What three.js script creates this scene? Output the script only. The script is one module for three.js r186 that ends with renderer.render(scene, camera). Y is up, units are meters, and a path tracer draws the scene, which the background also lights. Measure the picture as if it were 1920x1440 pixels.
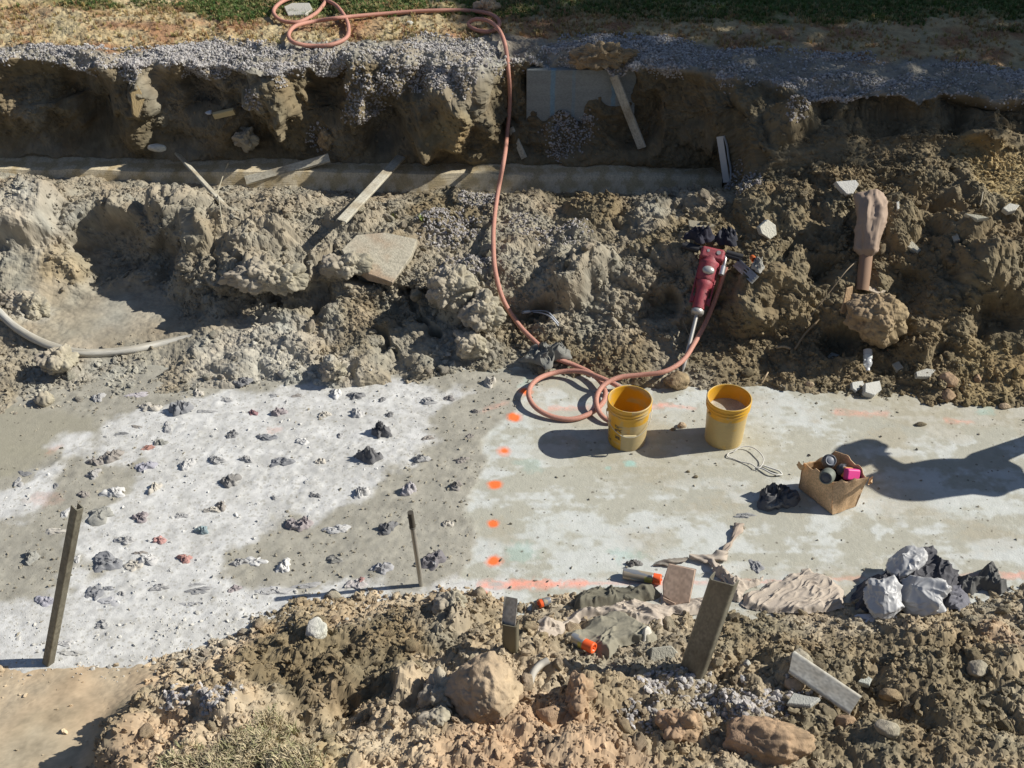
import * as THREE from 'three';
import { mergeGeometries, mergeVertices } from 'three/addons/utils/BufferGeometryUtils.js';
import { RoundedBoxGeometry } from 'three/addons/geometries/RoundedBoxGeometry.js';
import { MarchingCubes } from 'three/addons/objects/MarchingCubes.js';

// ---------------------------------------------------------------- camera, sky, sun, exposure
const scene = new THREE.Scene();
const CAM_H = 5.1, PITCH = 37.5 * Math.PI / 180, FOCAL = 2091;          // focal length in photograph pixels
const CAM = new THREE.Vector3(0, CAM_H, CAM_H / Math.tan(PITCH));
const camera = new THREE.PerspectiveCamera(2 * Math.atan(720 / FOCAL) * 180 / Math.PI, 4 / 3, 0.1, 300);
camera.position.copy(CAM); camera.lookAt(0, 0, 0); camera.updateMatrixWorld();
const SUN = new THREE.Vector3(0.795, 0.599, -0.095).normalize();
const renderer = new THREE.WebGLRenderer({ antialias: true });
renderer.toneMapping = THREE.LinearToneMapping;
renderer.toneMappingExposure = 1.36;
renderer.shadowMap.enabled = true;
{ // clear late-summer sky: pale near the horizon, blue overhead, wider glow round the sun
  const W = 256, H = 128, d = new Float32Array(W * H * 4), v = new THREE.Vector3();
  for (let j = 0; j < H; j++) for (let i = 0; i < W; i++) {
    const th = (j + .5) / H * Math.PI - Math.PI / 2, ph = ((i + .5) / W - .5) * 2 * Math.PI;
    v.set(Math.cos(th) * Math.cos(ph), Math.sin(th), Math.cos(th) * Math.sin(ph));
    const e = Math.max(0, v.y), k = Math.pow(1 - e, 2.2), g = Math.max(0, v.dot(SUN));
    const glow = .5 * Math.pow(g, 6) + 1.4 * Math.pow(g, 60);
    const o = (j * W + i) * 4, low = v.y < 0 ? .45 : 1;
    d[o] = (.20 + .42 * k + glow) * low; d[o + 1] = (.34 + .40 * k + glow * .96) * low; d[o + 2] = (.66 + .26 * k + glow * .86) * low; d[o + 3] = 1;
  }
  const t = new THREE.DataTexture(d, W, H, THREE.RGBAFormat, THREE.FloatType);
  t.mapping = THREE.EquirectangularReflectionMapping; t.magFilter = THREE.LinearFilter; t.needsUpdate = true;
  scene.background = t; scene.environment = t;
  scene.backgroundIntensity = 0.24; scene.environmentIntensity = 0.24;
}
const sun = new THREE.DirectionalLight(new THREE.Color(1, .955, .87), 4.3);
sun.position.copy(SUN).multiplyScalar(40); sun.castShadow = true; sun.shadow.radius = 1;
sun.shadow.mapSize.set(4096, 4096);
Object.assign(sun.shadow.camera, { left: -12, right: 12, top: 12, bottom: -12, near: 1, far: 90 });
scene.add(sun, sun.target);

// ---------------------------------------------------------------- chance and noise
let seedState = 1234567;
const rnd = () => { seedState |= 0; seedState = seedState + 0x6D2B79F5 | 0; let t = Math.imul(seedState ^ seedState >>> 15, 1 | seedState); t = t + Math.imul(t ^ t >>> 7, 61 | t) ^ t; return ((t ^ t >>> 14) >>> 0) / 4294967296; };
const rr = (a, b) => a + (b - a) * rnd();
const seed = s => { seedState = Math.imul(s, 2654435761) ^ 0x5bd1e995; };
const hsh = (x, y, z) => { let h = Math.imul(x, 374761393) + Math.imul(y, 668265263) + Math.imul(z, 2147483647) | 0; h = Math.imul(h ^ h >>> 13, 1274126177); h ^= h >>> 16; h = Math.imul(h, 0x85ebca6b); return ((h ^ h >>> 13) >>> 0) / 4294967296; };
const mix = (a, b, t) => a + (b - a) * t, clamp = (v, a = 0, b = 1) => v < a ? a : v > b ? b : v;
const sstep = (a, b, v) => { const t = clamp((v - a) / (b - a)); return t * t * (3 - 2 * t); };
function vn(x, y, z) { // value noise, -1..1
  const X = Math.floor(x), Y = Math.floor(y), Z = Math.floor(z); let a = x - X, b = y - Y, c = z - Z;
  a = a * a * (3 - 2 * a); b = b * b * (3 - 2 * b); c = c * c * (3 - 2 * c);
  const q = mix(mix(mix(hsh(X, Y, Z), hsh(X + 1, Y, Z), a), mix(hsh(X, Y + 1, Z), hsh(X + 1, Y + 1, Z), a), b),
    mix(mix(hsh(X, Y, Z + 1), hsh(X + 1, Y, Z + 1), a), mix(hsh(X, Y + 1, Z + 1), hsh(X + 1, Y + 1, Z + 1), a), b), c);
  return q * 2 - 1;
}
const fbm = (x, y, z, n = 4) => { let s = 0, a = .5, f = 1; for (let i = 0; i < n; i++) { s += a * vn(x * f + i * 17.3, y * f - i * 9.1, z * f + i * 5.7); f *= 2.03; a *= .5; } return s; };
const ridge = (x, y, z, n = 3) => { let s = 0, a = .55, f = 1; for (let i = 0; i < n; i++) { s += a * (1 - Math.abs(vn(x * f + i * 31.7, y * f, z * f - i * 3.3)) * 2); f *= 2.1; a *= .5; } return s; };
function lumps(x, y, z, fill = .75) { // rounded clods: each cell of a jittered grid may hold one
  const X = Math.floor(x), Y = Math.floor(y), Z = Math.floor(z); let best = 0;
  for (let i = -1; i < 2; i++) for (let j = -1; j < 2; j++) for (let k = -1; k < 2; k++) {
    const cx = X + i, cy = Y + j, cz = Z + k, q = hsh(cx, cy, cz); if (q > fill) continue;
    const dx = cx + hsh(cx + 71, cy, cz) - x, dy = cy + hsh(cx, cy + 71, cz) - y, dz = cz + hsh(cx, cy, cz + 71) - z;
    const r = .35 + .6 * q / fill, ax = Math.abs(dx), ay = Math.abs(dy), az = Math.abs(dz), tw = hsh(cx, cy, cz + 9) * .5 + .6;
    const e = Math.max(Math.sqrt(dx * dx + dy * dy + dz * dz) * .88, (ax * tw + ay + az * (1.7 - tw)) * .66, Math.abs(dx * .8 + dz * .62 * tw) * 1.1, Math.abs(dz * .75 - dy * .7) * 1.1) / r; // a facetted clod
    if (e < 1) { const v = Math.min(1, (1 - e) * 1.9) ** .75 * r; if (v > best) best = v; }
  }
  return best;
}

// ---------------------------------------------------------------- naming helpers
const taken = {};
const numbered = n => { const k = taken[n] = (taken[n] ?? -1) + 1; return k ? n + '_' + String(k).padStart(3, '0') : n; };
function tag(o, label, category, group, kind) { Object.assign(o.userData, { label, category }); if (group) o.userData.group = group; if (kind) o.userData.kind = kind; return o; }
function put(o, name, label, category, group) { o.name = numbered(name); tag(o, label, category, group); scene.add(o); return o; }
function part(name, geo, mat, parent, label) { const m = new THREE.Mesh(geo, mat); m.name = name; if (label) m.userData.label = label; parent.add(m); return m; }
function struct(name, geo, mat, label, category) { const m = new THREE.Mesh(geo, mat); m.name = name; m.userData = { kind: 'structure', label, category }; scene.add(m); return m; }
const V = (x, y, z) => new THREE.Vector3(x, y, z);
const lin = (r, g, b) => new THREE.Color().setRGB(r, g, b);
const std = (c, rough = .95, extra = {}) => new THREE.MeshStandardMaterial({ color: Array.isArray(c) ? lin(...c) : c, roughness: rough, side: THREE.DoubleSide, ...extra });

// ---------------------------------------------------------------- survey: sightings from the camera station, turned into metres on site
const cs = Math.cos(PITCH), sn = Math.sin(PITCH);
const sight = (u, v) => { const a = (u - 960) / FOCAL, b = (720 - v) / FOCAL; return V(a, -sn + b * cs, -cs - b * sn).normalize(); };
function site(u, v, h = 0) { const d = sight(u, v), t = (h - CAM.y) / d.y; return V(CAM.x + d.x * t, h, CAM.z + d.z * t); }
const CELL = .015, GX0 = -6.5, GZ0 = -6.6, GNX = Math.round(13 / CELL), GNZ = Math.round(11.4 / CELL);
const relief = new Float32Array(GNX * GNZ).fill(-9);
function stampRelief(pos) {
  for (let i = 0; i < pos.length; i += 3) {
    const a = Math.floor((pos[i] - GX0) / CELL), b = Math.floor((pos[i + 2] - GZ0) / CELL);
    if (a < 0 || b < 0 || a >= GNX || b >= GNZ) continue;
    const k = b * GNX + a; if (pos[i + 1] > relief[k]) relief[k] = pos[i + 1];
  }
}
function closeRelief(n = 3) {
  for (let it = 0; it < n; it++) { const c = relief.slice();
    for (let b = 1; b < GNZ - 1; b++) for (let a = 1; a < GNX - 1; a++) { const k = b * GNX + a; if (c[k] > -5) continue;
      let s = 0, m = 0; for (const o of [-1, 1, -GNX, GNX]) if (c[k + o] > -5) { s += c[k + o]; m++; } if (m) relief[k] = s / m; } }
}
function groundY(x, z) {
  const fx = (x - GX0) / CELL - .5, fz = (z - GZ0) / CELL - .5, a = clamp(Math.floor(fx), 0, GNX - 2), b = clamp(Math.floor(fz), 0, GNZ - 2), u = clamp(fx - a), w = clamp(fz - b), k = b * GNX + a;
  const q = mix(mix(relief[k], relief[k + 1], u), mix(relief[k + GNX], relief[k + GNX + 1], u), w); return q < -5 ? 0 : q;
}
function softY(x, z, r = .05) { let s = 0; for (let i = 0; i < 8; i++) s += groundY(x + r * Math.cos(i * .785), z + r * Math.sin(i * .785)); return (s + 2 * groundY(x, z)) / 10; }
function at(u, v, lift = 0) { // where a sighting meets the ground
  const d = sight(u, v); let t = (2 - CAM.y) / d.y, p = V(0, 0, 0);
  for (let i = 0; i < 1400; i++) { p.copy(CAM).addScaledVector(d, t); if (p.y <= groundY(p.x, p.z)) break; t += .01; }
  for (let s = .005; s > .0005; s /= 2) { p.copy(CAM).addScaledVector(d, t - s); if (p.y <= groundY(p.x, p.z)) t -= s; }
  p.copy(CAM).addScaledVector(d, t); p.y += lift; return p;
}
function over(u, v, lift = 0) { // a point on a sighting that stands LIFT above the ground below it
  const d = sight(u, v); let t = (2.6 - CAM.y) / d.y; const p = V(0, 0, 0);
  for (let i = 0; i < 2000; i++) { p.copy(CAM).addScaledVector(d, t); if (p.y - groundY(p.x, p.z) <= lift) break; t += .006; }
  return p;
}
const mpp = p => p.distanceTo(CAM) / FOCAL;   // metres seen by one photograph pixel at p

function noiseTex(n, f, fn, srgb = false, rep = 1) {
  const d = new Uint8Array(n * n * 4);
  for (let j = 0; j < n; j++) for (let i = 0; i < n; i++) { const c = fn(i / n, j / n), o = (j * n + i) * 4; const q = Array.isArray(c) ? c : [c, c, c]; for (let k = 0; k < 3; k++) d[o + k] = clamp(q[k]) * 255; d[o + 3] = 255; }
  const t = new THREE.DataTexture(d, n, n); t.wrapS = t.wrapT = THREE.RepeatWrapping; t.magFilter = THREE.LinearFilter; t.minFilter = THREE.LinearMipmapLinearFilter; t.generateMipmaps = true;
  if (srgb) t.colorSpace = THREE.SRGBColorSpace; t.repeat.set(rep, rep); t.needsUpdate = true; return t;
}
const tiled = (u, v, f, fn) => { // wraps a noise without a seam
  const a = fn(u * f, v * f), b = fn((u - 1) * f, v * f), c = fn(u * f, (v - 1) * f), d = fn((u - 1) * f, (v - 1) * f); const s = sstep(.6, 1, u), t = sstep(.6, 1, v); return mix(mix(a, b, s), mix(c, d, s), t); };
const grit = noiseTex(512, 1, (u, v) => .5 + .55 * tiled(u, v, 40, (x, y) => fbm(x, y, 3.3, 4)) + .25 * tiled(u, v, 110, (x, y) => vn(x, y, 8)));
const weave = noiseTex(256, 1, (u, v) => .5 + .3 * tiled(u, v, 30, (x, y) => fbm(x, y, 1.3, 3)) + .2 * Math.sin(u * 6.283 * 60) * Math.sin(v * 6.283 * 60));

// ---------------------------------------------------------------- the ground: concrete slab in a trench, far bank, upper ground, near bank
const P = (list, h0) => list.map(([u, v, h]) => { const p = site(u, v, h ?? h0); return [p.x, p.z, p.y]; }).sort((a, b) => a[0] - b[0]);
function rowAt(row, x) { let i = 0; const n = row.length; if (x <= row[0][0]) return [row[0][1], row[0][2]]; if (x >= row[n - 1][0]) return [row[n - 1][1], row[n - 1][2]];
  while (row[i + 1][0] < x) i++; const t = (x - row[i][0]) / (row[i + 1][0] - row[i][0]), s = t * t * (3 - 2 * t) * .6 + t * .4; return [mix(row[i][1], row[i + 1][1], s), mix(row[i][2], row[i + 1][2], s)]; }
const wideXs = (a, b, cell) => { const xs = []; for (let x = a; x <= b; x += cell) xs.push(x); const L = [], R = []; for (let i = 1, s = .05; i < 26; i++, s *= 1.32) { L.unshift((L[0] ?? a) - s); R.push((R[R.length - 1] ?? b) + s); } return [...L, ...xs, ...R]; };

function sheet(rows, rough, xs, cell, maxCount, displace) {
  // rows: lines along the trench (toe, crest, rim ...); every x gets its own cross-section through them
  const K = rows.length, cnt = [];
  for (let k = 0; k < K - 1; k++) { let L = 0; for (let i = 0; i < 9; i++) { const x = mix(-3, 3, i / 8), a = rowAt(rows[k], x), b = rowAt(rows[k + 1], x); L = Math.max(L, Math.hypot(a[0] - b[0], a[1] - b[1])); } cnt.push(Math.max(2, Math.min(maxCount[k] ?? 400, Math.ceil(L / cell)))); }
  const nS = cnt.reduce((a, b) => a + b, 0) + 1, nX = xs.length, pos = new Float32Array(nS * nX * 3), rg = new Float32Array(nS * nX), ks = new Float32Array(nS * nX), uv = new Float32Array(nS * nX * 2);
  for (let i = 0; i < nX; i++) {
    const pr = rows.map(r => rowAt(r, xs[i])); let j = 0, run = 0, pz = 0, ph = 0;
    for (let k = 0; k < K - 1; k++) for (let s = 0; s < cnt[k] + (k === K - 2 ? 1 : 0); s++, j++) {
      const t = s / cnt[k], p0 = pr[Math.max(0, k - 1)], p1 = pr[k], p2 = pr[k + 1], p3 = pr[Math.min(K - 1, k + 2)];
      const cr = (a, b, c, d) => { const m1 = (c - a) * .28, m2 = (d - b) * .28, lim = 1.2 * Math.abs(c - b) + .02; const q1 = clamp(m1, -lim, lim), q2 = clamp(m2, -lim, lim); return (2 * t ** 3 - 3 * t * t + 1) * b + (t ** 3 - 2 * t * t + t) * q1 + (-2 * t ** 3 + 3 * t * t) * c + (t ** 3 - t * t) * q2; };
      const z = cr(p0[0], p1[0], p2[0], p3[0]), h = cr(p0[1], p1[1], p2[1], p3[1]), q = j * nX + i;
      if (j) run += Math.hypot(z - pz, h - ph); pz = z; ph = h;
      pos[q * 3] = xs[i]; pos[q * 3 + 1] = h; pos[q * 3 + 2] = z; rg[q] = mix(rough[k], rough[k + 1], t); ks[q] = k + t; uv[q * 2] = xs[i]; uv[q * 2 + 1] = run;
    }
  }
  const idx = []; const flip = rowAt(rows[0], 0)[0] < rowAt(rows[K - 1], 0)[0];
  const rowStart = [0]; cnt.forEach(c => rowStart.push(rowStart[rowStart.length - 1] + c));
  const tri = (j0, j1) => { const out = new Uint32Array((j1 - j0) * (nX - 1) * 6); let o = 0; for (let j = j0; j < j1; j++) for (let i = 0; i < nX - 1; i++) { const a = (j - j0) * nX + i, b = a + 1, c = a + nX, d = c + 1; if (flip) { out[o++] = a; out[o++] = c; out[o++] = b; out[o++] = b; out[o++] = c; out[o++] = d; } else { out[o++] = a; out[o++] = b; out[o++] = c; out[o++] = b; out[o++] = d; out[o++] = c; } } return out; };
  const mk = (p, j0, j1) => { const g = new THREE.BufferGeometry(); g.setAttribute('position', new THREE.BufferAttribute(p.slice(j0 * nX * 3, (j1 + 1) * nX * 3), 3)); g.setIndex(new THREE.BufferAttribute(tri(j0, j1), 1)); g.computeVertexNormals(); return g; };
  const base = mk(pos, 0, nS - 1), nrm = base.attributes.normal.array;
  return { pos, rg, ks, uv, nrm, nX, nS, rowStart, mk };
}

// ---- lines along the far bank, from the slab upwards
const toe = [[-200, 790], [0, 780], [120, 762], [200, 744], [420, 724], [560, 712], [640, 722], [760, 718], [840, 700], [960, 700], [1100, 706], [1240, 722], [1330, 728], [1430, 718], [1530, 733], [1640, 750], [1780, 760], [1920, 762], [2150, 770]];
const farRows = [
  P(toe.map(([u, v]) => [u, v + 26]), -.07),
  P(toe, 0),
  P([[-200, 660, .12], [0, 650, .12], [200, 610, .05], [330, 578, .06], [430, 562, .17], [640, 565, .19], [760, 575, .2], [860, 590, .2], [1000, 620, .14], [1150, 612, .18], [1300, 625, .17], [1500, 620, .22], [1650, 640, .2], [1800, 640, .25], [1920, 640, .28], [2150, 640, .3]]),
  P([[-200, 560, .18], [0, 570, .16], [150, 560, .07], [310, 545, .08], [350, 505, .42], [430, 503, .43], [640, 505, .42], [850, 505, .4], [1000, 520, .36], [1150, 520, .42], [1320, 480, .58], [1450, 500, .6], [1600, 480, .62], [1750, 500, .65], [1920, 500, .68], [2150, 500, .7]]),
  P([[-200, 360, .62], [0, 370, .6], [60, 380, .58], [150, 375, .58], [300, 385, .6], [420, 390, .56], [500, 388, .5], [720, 392, .46], [960, 378, .44], [1150, 385, .42], [1320, 368, .52], [1420, 350, .72], [1600, 340, .88], [1750, 330, .92], [1920, 330, .95], [2150, 330, .97]]),
  P([[-200, 308, .27], [0, 313, .25], [300, 329, .2], [600, 343, .14], [900, 353, .1], [1000, 358, .08], [1335, 358, .12], [1420, 300, .9], [1600, 285, 1.0], [1750, 275, 1.02], [1920, 280, 1.06], [2150, 280, 1.06]]),
  P([[-200, 283, .46], [0, 285, .46], [400, 291, .46], [900, 296, .46], [1335, 300, .5], [1420, 265, 1.02], [1600, 250, 1.1], [1920, 250, 1.14], [2150, 250, 1.15]]),
  P([[-200, 212, .9], [0, 212, .9], [480, 212, .9], [900, 215, .9], [1000, 212, .86], [1150, 212, .86], [1250, 208, .95], [1420, 218, 1.13], [1600, 208, 1.2], [1920, 212, 1.25], [2150, 212, 1.26]]),
  P([[-200, 118], [0, 122], [200, 128], [400, 122], [500, 132], [600, 118], [700, 118], [780, 128], [900, 138], [960, 125], [1010, 119], [1100, 117], [1200, 128], [1400, 155], [1520, 180, 1.3], [1700, 182, 1.33], [1920, 178, 1.36], [2150, 175, 1.36]], 1.3),
  P([[-200, 75], [0, 85], [250, 95], [400, 75], [600, 80], [750, 75], [960, 70], [1200, 68], [1400, 92], [1700, 110, 1.38], [1920, 130, 1.4], [2150, 130, 1.4]], 1.35),
  P([[-200, 35, 1.38], [600, 32, 1.38], [960, 30, 1.38], [1500, 45, 1.4], [2150, 60, 1.42]]),
  [[-60, -7, 1.42], [60, -7, 1.46]], [[-60, -14, 1.5], [60, -14, 1.5]], [[-60, -70, 1.6], [60, -70, 1.6]],
];
const farSheet = sheet(farRows, [.4, .5, 1, 1.05, 1, .35, .7, 1.25, .9, .5, .4, .3, .2, .2], wideXs(-5.7, 5.7, .0115), .0115, { 10: 220, 11: 60, 12: 30 });
// ---- lines along the near bank, from the slab towards the viewer
const nearToe = [[-200, 1262], [0, 1255], [250, 1245], [350, 1225], [430, 1195], [490, 1150], [600, 1128], [720, 1122], [830, 1108], [900, 1118], [1000, 1130], [1100, 1122], [1250, 1148], [1400, 1148], [1580, 1138], [1750, 1148], [1850, 1118], [1920, 1110], [2150, 1105]];
const nearRows = [
  P(nearToe.map(([u, v]) => [u, v - 24]), -.06), P(nearToe, 0.005),
  P([[-200, 1330, .03], [0, 1340, .03], [200, 1320, .05], [320, 1285, .17], [450, 1260, .2], [600, 1230, .18], [800, 1205, .2], [900, 1200, .2], [1100, 1220, .16], [1300, 1240, .15], [1500, 1230, .18], [1700, 1240, .2], [1920, 1200, .2], [2150, 1200, .2]]),
  P([[-200, 1440, .05], [0, 1440, .05], [140, 1440, .07], [260, 1375, .33], [450, 1365, .38], [700, 1340, .3], [900, 1330, .32], [1100, 1330, .3], [1300, 1330, .26], [1500, 1340, .26], [1920, 1330, .3], [2150, 1330, .3]]),
  P([[-200, 1570, .08], [0, 1560, .08], [140, 1540, .12], [250, 1470, .45], [450, 1460, .52], [700, 1450, .46], [1000, 1450, .46], [1500, 1450, .38], [1920, 1450, .4], [2150, 1450, .4]]),
  [[-60, 5, .55], [60, 5, .55]], [[-60, 9, .7], [60, 9, .7]], [[-60, 60, .8], [60, 60, .8]],
];
const nearSheet = sheet(nearRows, [.3, .45, 1, 1.1, 1, .5, .3, .2], wideXs(-4.1, 4.1, .0105), .0105, { 4: 60, 5: 12, 6: 8 });

// base relief first, so that sightings of lumps and hollows land on it
stampRelief(farSheet.pos); stampRelief(nearSheet.pos);
for (let i = 0; i < relief.length; i++) { const x = GX0 + (i % GNX) * CELL, z = GZ0 + Math.floor(i / GNX) * CELL; if (relief[i] < 0 && z > -1.2 && z < 3.6) relief[i] = 0; }
closeRelief(4);
const spot = ([u, v, r, a, sq]) => ({ p: at(u, v), r, a, sq: sq ?? 1 });
const farSpots = [
  [500, 185, .28, .26, .6], [550, 245, .22, .16, .7], [830, 205, .3, .28, .55], [800, 262, .2, .14], [900, 190, .2, .2, .5], [430, 255, .18, .12], [262, 185, .12, .16, .4], [690, 190, .2, .06],  [1320, 280, .22, .12], [1480, 220, .22, .18], [1050, 250, .22, .1],
  [150, 205, .34, -.24, .6], [215, 240, .2, -.08], [365, 175, .22, -.26, .6], [400, 215, .14, -.1], [610, 175, .22, -.32, .6], [720, 240, .24, -.24, .6], [1060, 165, .4, -.34, 1.3], [1140, 165, .34, -.3, 1.3], [1070, 210, .4, -.1, 1.3], [1200, 235, .3, -.2], [960, 245, .13, -.2], [1370, 230, .2, -.14], [1420, 295, .16, -.14],
  [40, 395, .4, .22], [230, 385, .2, .08], [340, 390, .3, .1], [400, 420, .25, .1], [480, 440, .32, .12], [500, 515, .2, .12], [580, 510, .14, .08], [640, 500, .18, .06], [860, 560, .2, .17], [900, 600, .14, .1], [880, 650, .16, .1], [1085, 560, .17, .14], [1120, 510, .2, .1], [1420, 530, .28, .13], [1400, 590, .2, .1], [1640, 590, .19, .26], [1800, 430, .26, .12], [1850, 520, .3, .14], [1730, 640, .2, .08], [1850, 235, .25, .18], [1500, 420, .2, .09], [1680, 420, .25, .08], [1340, 430, .2, .08], [110, 685, .12, .1], [620, 700, .12, .1], [560, 660, .2, .06], [700, 690, .15, .06], [440, 690, .16, .05], [790, 690, .1, .06],
  [190, 465, .42, -.26, 1.3], [290, 490, .28, -.2, 1.2], [370, 440, .2, .1], [1010, 578, .13, -.17], [720, 655, .13, -.09], [1235, 560, .18, -.13], [1550, 500, .22, -.2], [1580, 640, .2, -.14], [1700, 545, .25, -.15], [1880, 580, .22, -.14], [1780, 385, .18, -.12], [600, 560, .14, -.08], [740, 580, .12, -.08], [1480, 470, .14, -.1], [1290, 600, .14, -.05], [1640, 680, .14, -.06],
].map(spot);
const nearSpots = [
  [300, 1330, .16, .07], [420, 1330, .2, .06], [230, 1385, .16, .08], [560, 1200, .22, .05], [850, 1180, .1, .07], [770, 1290, .14, .1], [900, 1290, .22, .06], [1000, 1180, .15, .05], [1120, 1300, .2, .05], [820, 1150, .12, .05], [1250, 1330, .16, .05], [1480, 1240, .14, .05], [1760, 1200, .2, .06], [1850, 1180, .14, .06],
  [650, 1330, .16, -.09], [560, 1280, .2, -.04], [830, 1270, .08, -.07], [1650, 1280, .16, -.06], [1720, 1330, .18, -.08], [1850, 1340, .2, -.06], [1600, 1350, .15, -.06], [1370, 1360, .12, -.06],
].map(spot);
const crackLines = [[[330, 470], [400, 495], [470, 500], [545, 492], [600, 500], [660, 530], [720, 560], [770, 545], [830, 540]], [[570, 470], [620, 510], [690, 535], [745, 545]], [[640, 465], [680, 510], [700, 525]], [[420, 520], [480, 560], [560, 570]], [[630, 455], [590, 480]], [[770, 560], [820, 620], [830, 690]], [[700, 620], [745, 660], [740, 700]]].map(l => l.map(([u, v]) => at(u, v)));
function segD(p, a, b) { const dx = b.x - a.x, dy = b.y - a.y, dz = b.z - a.z, t = clamp(((p[0] - a.x) * dx + (p[1] - a.y) * dy + (p[2] - a.z) * dz) / (dx * dx + dy * dy + dz * dz)); return Math.hypot(p[0] - a.x - dx * t, p[1] - a.y - dy * t, p[2] - a.z - dz * t); }
// smooth places: the mud basin, the smooth foot of the left wall, the sandy corner
const smoothFar = [[150, 600, .55, .75], [60, 520, .3, .5], [240, 590, .5, .7], [330, 630, .3, .5], [200, 690, .4, .4], [1900, 660, .25, .6], [1880, 330, .3, .5], [180, 220, .5, .35], [820, 240, .2, .35], [330, 480, .3, .5], [120, 400, .25, .3], [60, 410, .25, .3], [1350, 700, .4, .3], [1600, 700, .3, .2]].map(([u, v, r, k]) => ({ p: at(u, v), r, k }));
const smoothNear = [[60, 1330, .5, .9], [180, 1290, .35, .8], [40, 1430, .5, .9], [250, 1300, .2, .5], [1880, 1190, .2, .6], [60, 1500, .6, .9]].map(([u, v, r, k]) => ({ p: at(u, v), r, k }));

function roughen(S, spots, smooth, cracks, x0, x1, zLim) {
  const { pos, nrm, rg, ks } = S, n = rg.length;
  for (let q = 0; q < n; q++) {
    const o = q * 3, x = pos[o], y = pos[o + 1], z = pos[o + 2];
    if (x < x0 - 3 || x > x1 + 3 || z < zLim) { pos[o + 1] += fbm(x * .3, 0, z * .3) * .15; continue; }
    let k = rg[q], d = 0;
    for (const s of smooth) { const r = Math.hypot(x - s.p.x, y - s.p.y, z - s.p.z) / s.r; if (r < 1.2) k *= 1 - s.k * (1 - sstep(.6, 1.2, r)); }
    const wx = x + .16 * fbm(x * 4, y * 4, z * 4, 3), wy = y + .16 * fbm(x * 4 + 9, y * 4, z * 4, 3), wz = z + .16 * fbm(x * 4, y * 4 + 7, z * 4, 3);
    for (const s of spots) { const r = Math.hypot(wx - s.p.x, (wy - s.p.y) * s.sq, wz - s.p.z) / s.r; if (r < 1) d += s.a * (1 - sstep(s.a > 0 ? .45 : .3, 1, r)) * (S === farSheet && s.a > 0 ? 1 - sstep(7.5, 8, ks[q]) : 1); }
    d += fbm(x * 2.1, y * 2.1, z * 2.1, 3) * .075 * Math.min(1, k * 1.3);
    const inView = x > x0 && x < x1;
    if (inView && k > .02) {
      const c = .55 + .45 * vn(x * 1.7 + 5, y * 1.7, z * 1.7);
      const big = k * (S !== farSheet ? .25 : ks[q] < 5 ? .8 * sstep(.4, 1, k) : .3);
      d += (lumps(wx * 2.7 + 4, wy * 2.7, wz * 2.7, .6) - .3) * .17 * big;
      d += (lumps(wx * 5.5, wy * 5.5, wz * 5.5, .5) - .25) * .10 * k * c;
      d += (lumps(wx * 15 + 3, wy * 15, wz * 15, .6) - .3) * .03 * k * (.5 + .7 * c);
      d += (lumps(x * 34 + 7, y * 34, z * 34, .7) - .35) * .021 * (k * .9 + .06);
      d += ridge(x * 22, y * 22, z * 22, 2) * .005 * k + fbm(x * 40, y * 40, z * 40, 2) * .007 * (k + .15);
      if (S === farSheet && ks[q] > 5.8 && ks[q] < 8) { const up = Math.min(1, (ks[q] - 5.8) * 2) * Math.min(1, (8 - ks[q]) * 2.5); d += up * (fbm(x * 2.6, y * .8, 3, 2) * .26 - .1 + ridge(x * 5 + y * .6, y * 1.4, 8, 2) * .05); }
    }
    for (const l of cracks) for (let i = 0; i < l.length - 1; i++) { if (Math.abs(x - l[i].x) > .5) continue; const e = segD([wx, wy, wz], l[i], l[i + 1]); if (e < .05) d -= .1 * (1 - sstep(.012, .05, e)); }
    if (S === farSheet && inView && ks[q] > 6.6 && ks[q] < 9.6) pos[o + 2] += (fbm(x * 2.7, 5, 1, 3) * .22 + fbm(x * 11, 2, y * 3, 2) * .05) * sstep(6.6, 7.8, ks[q]) * (1 - sstep(8.3, 9.6, ks[q]));
    pos[o] += nrm[o] * d; pos[o + 1] += nrm[o + 1] * d; pos[o + 2] += nrm[o + 2] * d;
  }
}
roughen(farSheet, farSpots, smoothFar, crackLines, -5.7, 5.7, -6.5);
roughen(nearSheet, nearSpots, smoothNear, [], -4.1, 4.1, -6);

// ---- slab grid: nearly flat, with a skin of dried dust and mud on its left half
const poly = l => l.map(([u, v]) => { const p = site(u, v, 0); return [p.x, p.z]; });
const dustA = poly([[440, 716], [560, 728], [700, 716], [860, 722], [905, 735], [860, 762], [800, 800], [770, 850], [720, 900], [690, 925], [600, 958], [490, 1000], [430, 1035], [415, 1085], [520, 1092], [640, 1098], [760, 1098], [850, 1085], [930, 1085], [960, 1110], [900, 1140], [820, 1140], [600, 1150], [480, 1190], [420, 1230], [330, 1260], [200, 1265], [100, 1265], [-20, 1265], [-20, 1150], [110, 1120], [180, 1060], [150, 1010], [180, 960], [245, 915], [245, 870], [200, 840], [190, 800], [260, 760], [340, 745]]);
const dustB = poly([[-20, 975], [-20, 930], [60, 880], [130, 822], [165, 815], [155, 850], [105, 920], [60, 965]]);
const mudZone = poly([[-900, 690], [1000, 690], [985, 745], [955, 790], [880, 825], [900, 870], [885, 920], [868, 960], [885, 1010], [890, 1060], [850, 1095], [860, 1200], [-900, 1400]]);
const pool = poly([[-300, 765], [90, 765], [175, 785], [195, 815], [150, 825], [80, 870], [20, 900], [-300, 920]]);
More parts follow.
